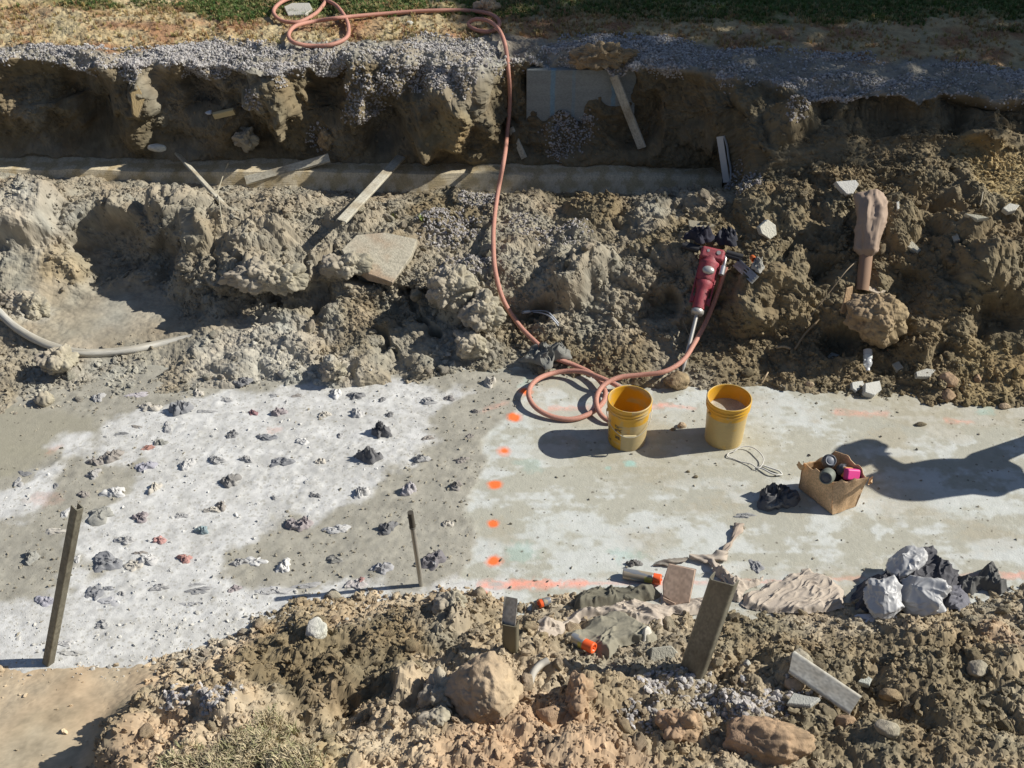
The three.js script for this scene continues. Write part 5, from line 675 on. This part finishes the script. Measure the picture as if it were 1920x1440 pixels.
for (const [u, v, w, h, d, t, l] of [[1702, 1056, .11, .065, .09, .2, 'white plastic bag on top of the dark pile'], [1658, 1116, .12, .06, .1, 1.4, 'white plastic bag at the lower left of the dark pile'], [1730, 1116, .16, .065, .115, -.5, 'largest white plastic bag, lower right on the dark pile']]) { const m = new THREE.Mesh(bagGeo(Math.round(u), w, h, d), bagMat); m.position.copy(over(u, v, .14)); m.rotation.set(.5 * Math.sin(u), t, .9 * Math.cos(u * 1.3)); put(m, 'plastic_bag', l, 'plastic bag', 'white plastic bags on the dark pile'); }
rag(1648, 1160, 60, 18, null, 'clear crumpled plastic scrap below the white bags', { h: .2, name: 'plastic_scrap', category: 'plastic', group: undefined, mat: new THREE.MeshPhysicalMaterial({ color: lin(.5, .5, .53), roughness: .2, side: THREE.DoubleSide }), folds: 2 });

// ---------------------------------------------------------------- cardboard
const cardTex = stainTex([.66, .45, .26], [.58, .385, .215], 5, 41), card = std([1, 1, 1], .85, { map: cardTex }), cardPale = std([1, 1, 1], .85, { map: stainTex([.47, .345, .26], [.41, .29, .21], 4, 42) });
{ const bot = [[1560, 964], [1498, 916], [1552, 890], [1604, 950]].map(([u, v]) => site(u, v, .006)); bot[2].copy(bot[1]).add(bot[3]).sub(bot[0]);
  const c = bot.reduce((a, p) => a.add(p), V(0, 0, 0)).multiplyScalar(.25); const topPx = [[1562, 906], [1506, 868], [1566, 846], [1627, 896]], hs = [.22, .25, .27, .25], top = topPx.map(([u, v], i) => site(u, v, hs[i]));
  const g = new THREE.Group(), o = c.clone(); o.y = 0; g.position.copy(o);
  const wall = (i, j, n0) => { const N = 14, pos = [], uv = [], idx = []; const nrm = new THREE.Vector3().subVectors(bot[j], bot[i]).cross(V(0, 1, 0)).normalize().negate(); if (nrm.dot(bot[i].clone().sub(c)) < 0) nrm.negate();
    for (const side of [0, 1]) for (let b = 0; b <= N; b++) for (let a = 0; a <= N; a++) { const t = a / N, s = b / N, p = bot[i].clone().lerp(bot[j], t).lerp(top[i].clone().lerp(top[j], t).add(V(0, .035 * Math.sin(t * 3.14) * (n0 === 1 ? -1 : .6), 0)), s); const bulge = Math.sin(t * 3.14) * Math.sin(s * 2.2) * .018 + fbm(t * 3 + n0 * 5, s * 3, 2, 3) * .012; p.addScaledVector(nrm, bulge - side * .005); if (b === N) p.y += .018 * vn(t * 9, n0, 3); p.sub(o); pos.push(p.x, p.y, p.z); uv.push(t * .8 + n0 * .21, s * .6); }
    const W = N + 1, H = W * W; for (let b = 0; b < N; b++) for (let a = 0; a < N; a++) { const k = b * W + a; idx.push(k, k + 1, k + W, k + 1, k + W + 1, k + W, H + k, H + k + W, H + k + 1, H + k + 1, H + k + W, H + k + W + 1); } for (let a = 0; a < N; a++) { const k = N * W + a; idx.push(k, k + 1, H + k, k + 1, H + k + 1, H + k); }
    const q = new THREE.BufferGeometry(); q.setAttribute('position', new THREE.Float32BufferAttribute(pos, 3)); q.setAttribute('uv', new THREE.Float32BufferAttribute(uv, 2)); q.setIndex(idx); q.computeVertexNormals(); return q; };
  [[0, 1], [1, 2], [2, 3], [3, 0]].forEach(([i, j], n) => part('side', wall(i, j, n), card, g)); const bs = new THREE.BufferGeometry(); bs.setAttribute('position', new THREE.Float32BufferAttribute([0, 1, 2, 0, 2, 3].flatMap(i => { const p = bot[i].clone().sub(o); return [p.x, .009, p.z]; }), 3)); bs.setAttribute('uv', new THREE.Float32BufferAttribute([0, 0, 1, 0, 1, 1, 0, 0, 1, 1, 0, 1], 2)); bs.computeVertexNormals(); part('bottom', bs, card, g);
  const fl = (i, dx, dz, w) => { const p = top[i].clone().sub(o), q = new THREE.PlaneGeometry(w, .07, 4, 4); const a = q.attributes.position; for (let k = 0; k < a.count; k++) a.setZ(k, .012 * vn(a.getX(k) * 60, a.getY(k) * 60, i)); q.rotateY(Math.atan2(dx, dz)); q.rotateX(.5); q.translate(p.x + dx * .02, p.y - .02, p.z + dz * .02); part('torn_flap', q, card, g); }; fl(1, -1, .4, .05); fl(3, 1, .2, .04);
  put(g, 'cardboard_box', 'crumpled brown cardboard box full of respirators', 'box');
  // inside the box
  const h2 = .13, cc = site(1563, 890, .13); const heap = new THREE.Mesh(ragGeo(5, .27, .25, .09, { folds: 1.2 }), cloth([.06, .05, .05])); heap.scale.setScalar(.78); heap.position.set(c.x + .015, .11, c.z - .03); put(heap, 'dark_straps', 'heap of dark straps filling the cardboard box', 'straps');
  const rubber = std([.10, .105, .115], .6), green = std([.17, .185, .155], .55), pink = std([.72, .06, .27], .5), orange = std([.62, .26, .10], .6);
  const canister = (r, L, mat, capMat) => { const q = new THREE.Group(); part('body', new THREE.LatheGeometry([[0, 0], [r * .9, 0], [r, .006], [r, L * .45], [r * 1.08, L * .5], [r * 1.08, L * .62], [r * .96, L * .68], [r * .96, L], [r * .8, L + .004]].map(p => new THREE.Vector2(...p)), 28), mat, q); part('cap', new THREE.LatheGeometry([[r * .8, L + .004], [r * .76, L - .002], [r * .5, L - .002], [r * .45, L + .003], [0, L + .004]].map(p => new THREE.Vector2(...p)), 28), capMat, q); return q; };
  const place = (q, u, v, h, dir, name, label) => { q.position.copy(site(u, v, h)); q.quaternion.setFromUnitVectors(V(0, 1, 0), V(...dir).normalize()); put(q, name, label, 'respirator'); };
  place(canister(.046, .085, green, rubber), 1554, 889, .235, [-.45, .35, .8], 'respirator_filter', 'grey green round filter hanging over the front of the box');
  place(canister(.042, .06, rubber, std([.17, .185, .215], .45)), 1551, 866, .25, [.1, .75, .6], 'respirator_filter', 'blue grey round filter at the back of the box');
  place(canister(.036, .05, rubber, rubber), 1573, 882, .21, [.6, .6, .4], 'respirator_filter', 'dark grey filter in the middle of the box');
  { const q = new THREE.Group(); part('cartridge', new RoundedBoxGeometry(.105, .075, .05, 4, .014).translate(0, 0, .012), pink, q); part('holder', new RoundedBoxGeometry(.095, .068, .045, 3, .01).translate(.008, .006, -.03), orange, q); q.position.copy(site(1595, 889, .235)); q.rotation.set(-.55, .35, -.12); put(q, 'pink_cartridge', 'bright pink filter cartridge in the right of the box', 'cartridge'); } }
chunk([[1254, 1056], [1304, 1068], [1293, 1130], [1268, 1135], [1243, 1116], [1242, 1092]], .007, null, 'flat pinkish brown flap of cardboard leaning behind the steel post', { lift: .09, tilt: [-.25, .8, .55], name: 'cardboard_flap', category: 'cardboard', mat: cardPale });
chunk([[1243, 1120], [1268, 1132], [1264, 1138], [1244, 1127]], .006, null, 'narrow lower fold of the cardboard flap', { lift: .05, tilt: [-.25, .5, .85], name: 'cardboard_fold', category: 'cardboard', mat: cardPale });

// ---------------------------------------------------------------- cans, bottle, small litter
function can(a, b, r, label, capLen = .045, body = true) { const L = a.distanceTo(b), g = stand(new THREE.Group(), a, b, V(0, 1, .1)); if (body) { const t = noiseTex(128, 1, (u, v) => { const n = fbm(u * 8, v * 8, 3, 3); let c = v < .3 ? [.36, .36, .32] : [.26, .28, .30]; if (n > .12) c = [.45, .38, .28]; if (v > .62 && v < .72 && u > .1 && u < .3) c = [.5, .45, .12]; if (v > .75 && n < -.1) c = [.16, .2, .28]; return c.map(q => Math.pow(q, 1 / 2.2)); }, true); part('body', new THREE.LatheGeometry([[0, .004], [r * .8, .004], [r * .9, 0], [r, .006], [r, L - capLen - .012], [r * .86, L - capLen], [0, L - capLen]].map(p => new THREE.Vector2(...p)), 28), std([1, 1, 1], .4, { map: t, metalness: .3 }), g); }
  const or = std([.86, .13, .03], .45); const cap = part('cap', new THREE.LatheGeometry([[r * .98, L - capLen - .004], [r * .98, L - .008], [r * .9, L - .001], [r * .5, L], [r * .5, L - .016], [0, L - .016]].map(p => new THREE.Vector2(...p)), 28), or, g, 'orange cap'); part('nozzle', new THREE.CylinderGeometry(.006, .007, .022, 10).translate(0, L - .006, 0), or, cap); return put(g, 'spray_can', label, 'spray can'); }
{ const a = over(1168, 1075, .036), b = over(1240, 1087, .036); can(a, b, .034, 'grey marking spray can with orange cap lying by the cardboard flap'); }
{ const a = over(1072, 1196, .04), b = over(1114, 1216, .045); can(a, b, .033, 'spray can under the olive shirt showing its orange cap', .06); }
{ const a = over(1032, 1125, .035), b = over(1010, 1133, .03); can(a, b, .026, 'small grey can with a red orange end on the near slab edge', .02); }
{ const b0 = over(1627, 655, .12), b1 = over(1627, 694, .03), L = b0.distanceTo(b1), g = stand(new THREE.Group(), b0, b1, CAM.clone().sub(b0)); const r = .033, q = L / .22; part('shell', new THREE.LatheGeometry([[0, .006], [r * .7, 0], [r, .008], [r, .05], [r * .9, .058], [r, .066], [r, .10], [r * .82, .115], [r, .13], [r, .15], [r * .8, .175], [.014, .195], [.0135, .205]].map(([a, y]) => new THREE.Vector2(a, y * q)), 28), new THREE.MeshPhysicalMaterial({ color: lin(.9, .92, .93), roughness: .25, transmission: .55, thickness: 0, side: THREE.DoubleSide }), g); part('cap', new THREE.CylinderGeometry(.0155, .0155, .02, 16).translate(0, .213 * q, 0), std([.75, .75, .75], .5), g); part('label_band', new THREE.CylinderGeometry(r * 1.012, r * 1.012, .03 * q, 28, 1, true).translate(0, .083 * q, 0), std([.6, .64, .62], .6), g); put(g, 'water_bottle', 'clear plastic water bottle lying neck down on the bank', 'bottle'); }
{ const a = over(1382, 493, .08), b = over(1416, 525, .08), g = stand(new THREE.Group(), a, b, CAM.clone().sub(a)), L = a.distanceTo(b); const p = new THREE.BoxGeometry(.075, L, .012); part('plate', p.translate(0, L / 2, 0), zinc, g); for (const x of [-.03, -.01, .012, .033]) part('rib', new THREE.BoxGeometry(.008, L * .98, .014).translate(x, L / 2, .012), zinc, g); put(g, 'ribbed_metal', 'ribbed grey metal piece right of the jackhammer', 'metal piece'); }
rag(1420, 508, 22, 20, [.36, .35, .31], 'crumpled grey paper cup beside the ribbed metal piece', { h: .8, name: 'paper_cup', category: 'cup', group: undefined, lift: .03 });
{ const a = over(1410, 482, .05), b = over(1422, 497, .05), m = stand(new THREE.Mesh(new THREE.LatheGeometry([[0, 0], [.02, 0], [.024, .05], [.021, .05], [.018, .006]].map(p => new THREE.Vector2(...p)), 18), std([.66, .16, .04], .5)), a, b, V(0, 1, 0)); put(m, 'orange_cap', 'small orange cap above the crumpled cup', 'cap'); }
// the wrapped sack and its stub pipe at the right
{ const a = over(1632, 366, .1), b = over(1624, 482, .1), c = new THREE.CatmullRomCurve3([a, a.clone().lerp(b, .3).add(V(.01, .03, .02)), a.clone().lerp(b, .65).add(V(0, .02, .03)), b]), n = 60, rs = 52, g = new THREE.TubeGeometry(c, n, .1, rs), p = g.attributes.position, fr = c.getSpacedPoints(n), cz = (x, y, z) => (1 - Math.abs(vn(x, y, z))) ** 4; for (let i = 0; i <= n; i++) for (let j = 0; j <= rs; j++) { const k = i * (rs + 1) + j, q = fr[i], t = i / n, an = (j % rs) / rs * 6.2832, ca = Math.cos(an), sa = Math.sin(an), f = mix(.98, .72, sstep(.45, 1, t)) * (t > .92 ? mix(1, .45, (t - .92) / .08) : 1) * (t < .03 ? .75 : 1) * (1 + .28 * vn(ca * 1.2, sa * 1.2, t * 2.2 + 3) + .2 * (cz(ca * 1.7 + t * 1.4, sa * 1.7, t * 2.4) - .2) + .1 * cz(ca * 3.8, sa * 3.8 - t * 3, t * 5) + .05 * cz(ca * 8, sa * 8, t * 11)); p.setXYZ(k, q.x + (p.getX(k) - q.x) * f, q.y + (p.getY(k) - q.y) * f, q.z + (p.getZ(k) - q.z) * f); } g.computeVertexNormals(); put(new THREE.Mesh(g, std([.37, .275, .205], .8)), 'paper_sack', 'crumpled tan paper sack wrapped round a pipe in the right bank', 'sack');
  const d = over(1616, 545, .06), m = new THREE.Mesh(tube([b.clone().lerp(a, .1), b.clone().lerp(d, .5), d], .05, 6, 18), std([.30, .19, .125], .8)); put(m, 'stub_pipe', 'reddish brown stub of pipe below the wrapped sack', 'pipe'); }
chunk([[1588, 540], [1600, 537], [1598, 560], [1584, 588], [1577, 586], [1582, 562]], .01, [.45, .31, .18], 'torn tan paper left of the earth stump', { lift: .12, tilt: [.3, .4, .8], name: 'paper_scrap', category: 'paper' });
chunk([[1605, 538], [1640, 535], [1662, 545], [1650, 552], [1625, 543]], .01, [.5, .42, .32], 'pale torn paper edge on top of the earth stump', { lift: .05, tilt: [.1, .9, .3], name: 'paper_scrap', category: 'paper' });
console.log('objects done');

// ---------------------------------------------------------------- right of the frame: the person and the tree whose shade falls into view
{ // person bending forward, facing the far bank; joints in metres on site
  const from = (u, v, h) => { const p = site(u, v, 0), t = h / SUN.y; return V(p.x + SUN.x * t, h, p.z + SUN.z * t); };
  const hip = from(1852, 882, .88), chest = from(1700, 905, 1.24), neck = chest.clone().add(V(-.03, .1, -.14)), head = from(1632, 850, 1.42);
  chest.x = mix(chest.x, hip.x, .4); neck.x = chest.x; const hx = chest.x; head.x = mix(head.x, hx, .3); neck.lerpVectors(chest, head, .55);
  const B = [], J = (a, b, r0, r1, id) => B.push([a, b, r0, r1, id]); const off = (p, x, y, z) => p.clone().add(V(x, y, z));
  const legs = [[off(hip, -.02, -.04, -.12), V(hip.x - .05, .47, hip.z - .28), V(hip.x - .02, .08, hip.z - .33)], [off(hip, .06, -.04, .1), V(hip.x + .05, .47, hip.z + .22), V(hip.x + .08, .08, hip.z + .28)]];
  for (const [h, k, f] of legs) { J(h, k, .078, .06, 1); J(k, f, .062, .05, 1); J(off(f, 0, -.03, .04), off(f, -.03, -.045, -.15), .045, .036, 2); }
  J(off(hip, -.05, .02, 0), off(hip, .08, .02, 0), .115, .115, 1); J(hip, hip.clone().lerp(chest, .5), .14, .18, 3); J(hip.clone().lerp(chest, .5), chest, .185, .185, 3); const sl = off(chest, -.14, .05, -.02), sr = off(chest, .17, .05, .02); J(sl, sr, .085, .085, 3); J(chest, neck, .09, .058, 3); J(neck, head, .055, .06, 4);
  const arms = [[sl, off(sl, -.05, -.27, .06), off(sl, -.03, -.46, -.02)], [sr, off(sr, .06, -.26, .1), off(sr, .05, -.47, .04)]]; for (const [s, e, w] of arms) { J(s, e, .062, .046, 3); J(e, w, .045, .03, 4); }
  const cols = { 1: [.07, .085, .13], 2: [.09, .06, .04], 3: [.20, .20, .21], 4: [.42, .27, .19] };
  const mesh = (bones, lo, size, res) => { const mc = new MarchingCubes(res, new THREE.MeshBasicMaterial(), false, false, 400000), half = res / 2, P3 = V(0, 0, 0); mc.isolation = 0;
    const bd = bones.map(([a, b, r0, r1, id]) => ({ a, d: b.clone().sub(a), l: b.distanceToSquared(a), r0, r1, id }));
    const val = (x, y, z) => { let m = 9, best = 9, id = 1; for (const q of bd) { const px = x - q.a.x, py = y - q.a.y, pz = z - q.a.z, t = clamp((px * q.d.x + py * q.d.y + pz * q.d.z) / (q.l || 1)), e = Math.hypot(px - q.d.x * t, py - q.d.y * t, pz - q.d.z * t) - mix(q.r0, q.r1, t); if (e < best) { best = e; id = q.id; } const k = size > .6 ? .035 : .006, h = Math.max(k - Math.abs(m - e), 0) / k; m = Math.min(m, e) - h * h * k * .25; } return [m, id]; };
    for (let k = 0; k < res; k++) for (let j = 0; j < res; j++) for (let i = 0; i < res; i++) mc.field[i + j * res + k * res * res] = -val(lo.x + i / res * size, lo.y + j / res * size, lo.z + k / res * size)[0] * 10;
    mc.update(); const n = mc.count, pos = new Float32Array(n * 3), nr = new Float32Array(n * 3), col = new Float32Array(n * 3); for (let i = 0; i < n; i++) { const x = lo.x + (mc.positionArray[i * 3] * half + half) / res * size, y = lo.y + (mc.positionArray[i * 3 + 1] * half + half) / res * size, z = lo.z + (mc.positionArray[i * 3 + 2] * half + half) / res * size; pos.set([x, y, z], i * 3); nr.set([mc.normalArray[i * 3], mc.normalArray[i * 3 + 1], mc.normalArray[i * 3 + 2]], i * 3); col.set(cols[val(x, y, z)[1]], i * 3); }
    let g = new THREE.BufferGeometry(); g.setAttribute('position', new THREE.BufferAttribute(pos, 3)); g.setAttribute('color', new THREE.BufferAttribute(col, 3)); g = mergeVertices(g, 1e-5); g.computeVertexNormals(); return g; };
  const gs = [mesh(B, V(hip.x - .85, -.05, hip.z - .95), 1.7, 110)];
  { const hb = [[off(head, 0, .02, .015), off(head, 0, .03, -.015), .088, .084, 4], [off(head, 0, -.045, -.045), off(head, 0, -.065, -.06), .05, .04, 4], [off(head, 0, .0, -.095), off(head, 0, -.022, -.112), .012, .014, 4], [off(head, -.03, -.055, -.085), off(head, .03, -.055, -.085), .012, .012, 4], [off(head, .09, 0, .01), off(head, .092, -.03, .01), .016, .012, 4], [off(head, -.09, 0, .01), off(head, -.092, -.03, .01), .016, .012, 4], [off(head, .032, .015, -.088), off(head, .034, .015, -.09), .012, .012, 4], [off(head, -.032, .015, -.088), off(head, -.034, .015, -.09), .012, .012, 4], [neck, head, .055, .06, 4]]; gs.push(mesh(hb, off(head, -.16, -.16, -.16), .32, 64)); }
  for (const [, e, w] of arms) { const d = w.clone().sub(e).normalize(), side = new THREE.Vector3().crossVectors(d, V(1, 0, 0)).normalize(), nn = new THREE.Vector3().crossVectors(side, d), at2 = (a, b, c) => w.clone().addScaledVector(d, a).addScaledVector(side, b).addScaledVector(nn, c), hb = [[w, at2(.03, 0, 0), .028, .03, 4]]; for (const b of [-.03, -.01, .01, .03]) { hb.push([at2(.02, b * .7, 0), at2(.085, b, 0), .013, .012, 4]); const L = [.05, .062, .066, .058][Math.round((b + .03) / .02)]; hb.push([at2(.085, b, 0), at2(.085 + L * .5, b, .012), .0095, .009, 4], [at2(.085 + L * .5, b, .012), at2(.085 + L * .85, b, .035), .009, .008, 4]); } hb.push([at2(.025, .025, .005), at2(.055, .055, .02), .014, .011, 4], [at2(.055, .055, .02), at2(.085, .06, .035), .0105, .009, 4]); gs.push(mesh(hb, off(w, -.17, -.17, -.17), .34, 96)); }
  const o = new THREE.Group(); const foot = V(hip.x, 0, hip.z); o.position.copy(foot); const body = mergeGeometries(gs); body.translate(-foot.x, 0, -foot.z); part('body', body, std([1, 1, 1], .85, { vertexColors: true }), o);
  const hat = new THREE.LatheGeometry([[0, .125], [.05, .12], [.085, .095], [.098, .05], [.10, .03], [.155, .015], [.16, .01], [.10, .022], [.09, .045]].map(p => new THREE.Vector2(...p)), 36).rotateX(-.45).translate(head.x - foot.x, head.y + .035, head.z - foot.z); part('hat', hat, std([.45, .38, .24], .9), o);
  put(o, 'person', 'person in a brimmed hat, grey shirt and dark trousers stooping right of the view', 'person'); }
{ // leafy tree on the lawn
  const c = V(12.2, 6.9, -7.3), o = new THREE.Group(); o.position.set(c.x, 1.4, c.z); seed(900); const bark = std([.16, .12, .08], 1), limbs = [];
  const limb = (pts, r0, r1) => { const cv = new THREE.CatmullRomCurve3(pts), n = 16, g = new THREE.TubeGeometry(cv, n, 1, 9), p = g.attributes.position, f = cv.getSpacedPoints(n); for (let i = 0; i <= n; i++) for (let j = 0; j <= 9; j++) { const k = i * 10 + j, r = mix(r0, r1, i / n); p.setXYZ(k, f[i].x + (p.getX(k) - f[i].x) * r, f[i].y + (p.getY(k) - f[i].y) * r, f[i].z + (p.getZ(k) - f[i].z) * r); } g.computeVertexNormals(); return g; };
  limbs.push(limb([V(0, -.1, 0), V(.05, 1.2, .05), V(-.05, 2.6, 0), V(0, 5, 0), V(.1, 7.2, .1)], .24, .05)); for (let i = 0; i < 10; i++) { const a = i * 2.4, h = 1.9 + i * .4; limbs.push(limb([V(0, h, 0), V(Math.cos(a) * 1.2, h + .8, Math.sin(a) * 1.2), V(Math.cos(a) * 2.6, h + 1.3, Math.sin(a) * 2.8)], .09, .02)); }
  part('trunk', mergeGeometries(limbs), bark, o);
  const pos = []; for (let i = 0; i < 26000; i++) { let v; do v = V(rr(-1, 1), rr(-1, 1), rr(-1, 1)); while (v.length() > 1 || v.length() < .2); const lump = 1 + .2 * fbm(v.x * 2.4, v.y * 2.4, v.z * 2.4, 3); const p = V(v.x * 4.2 * lump, v.y * 3.2 * lump + 5.5, v.z * 4.3 * lump); const q = new THREE.Quaternion().setFromEuler(new THREE.Euler(rr(0, 6), rr(0, 6), rr(0, 6))), s = rr(.13, .22); const w = [V(0, 0, 0), V(.5, .35, .1), V(0, 1.1, 0), V(-.5, .35, .1)].map(t => t.multiplyScalar(s).applyQuaternion(q).add(p)); for (const t of [w[0], w[1], w[2], w[0], w[2], w[3]]) pos.push(t.x, t.y, t.z); }
  const g = new THREE.BufferGeometry(); g.setAttribute('position', new THREE.Float32BufferAttribute(pos, 3)); g.computeVertexNormals(); part('crown', g, new THREE.MeshPhysicalMaterial({ color: lin(.09, .14, .035), roughness: .9, transmission: .3, thickness: 0, side: THREE.DoubleSide }), o);
  put(o, 'shade_tree', 'leafy green tree on the lawn right of the view', 'tree'); }

scene.traverse(o => { if (o.isMesh) { o.castShadow = true; o.receiveShadow = true; } });
renderer.render(scene, camera);
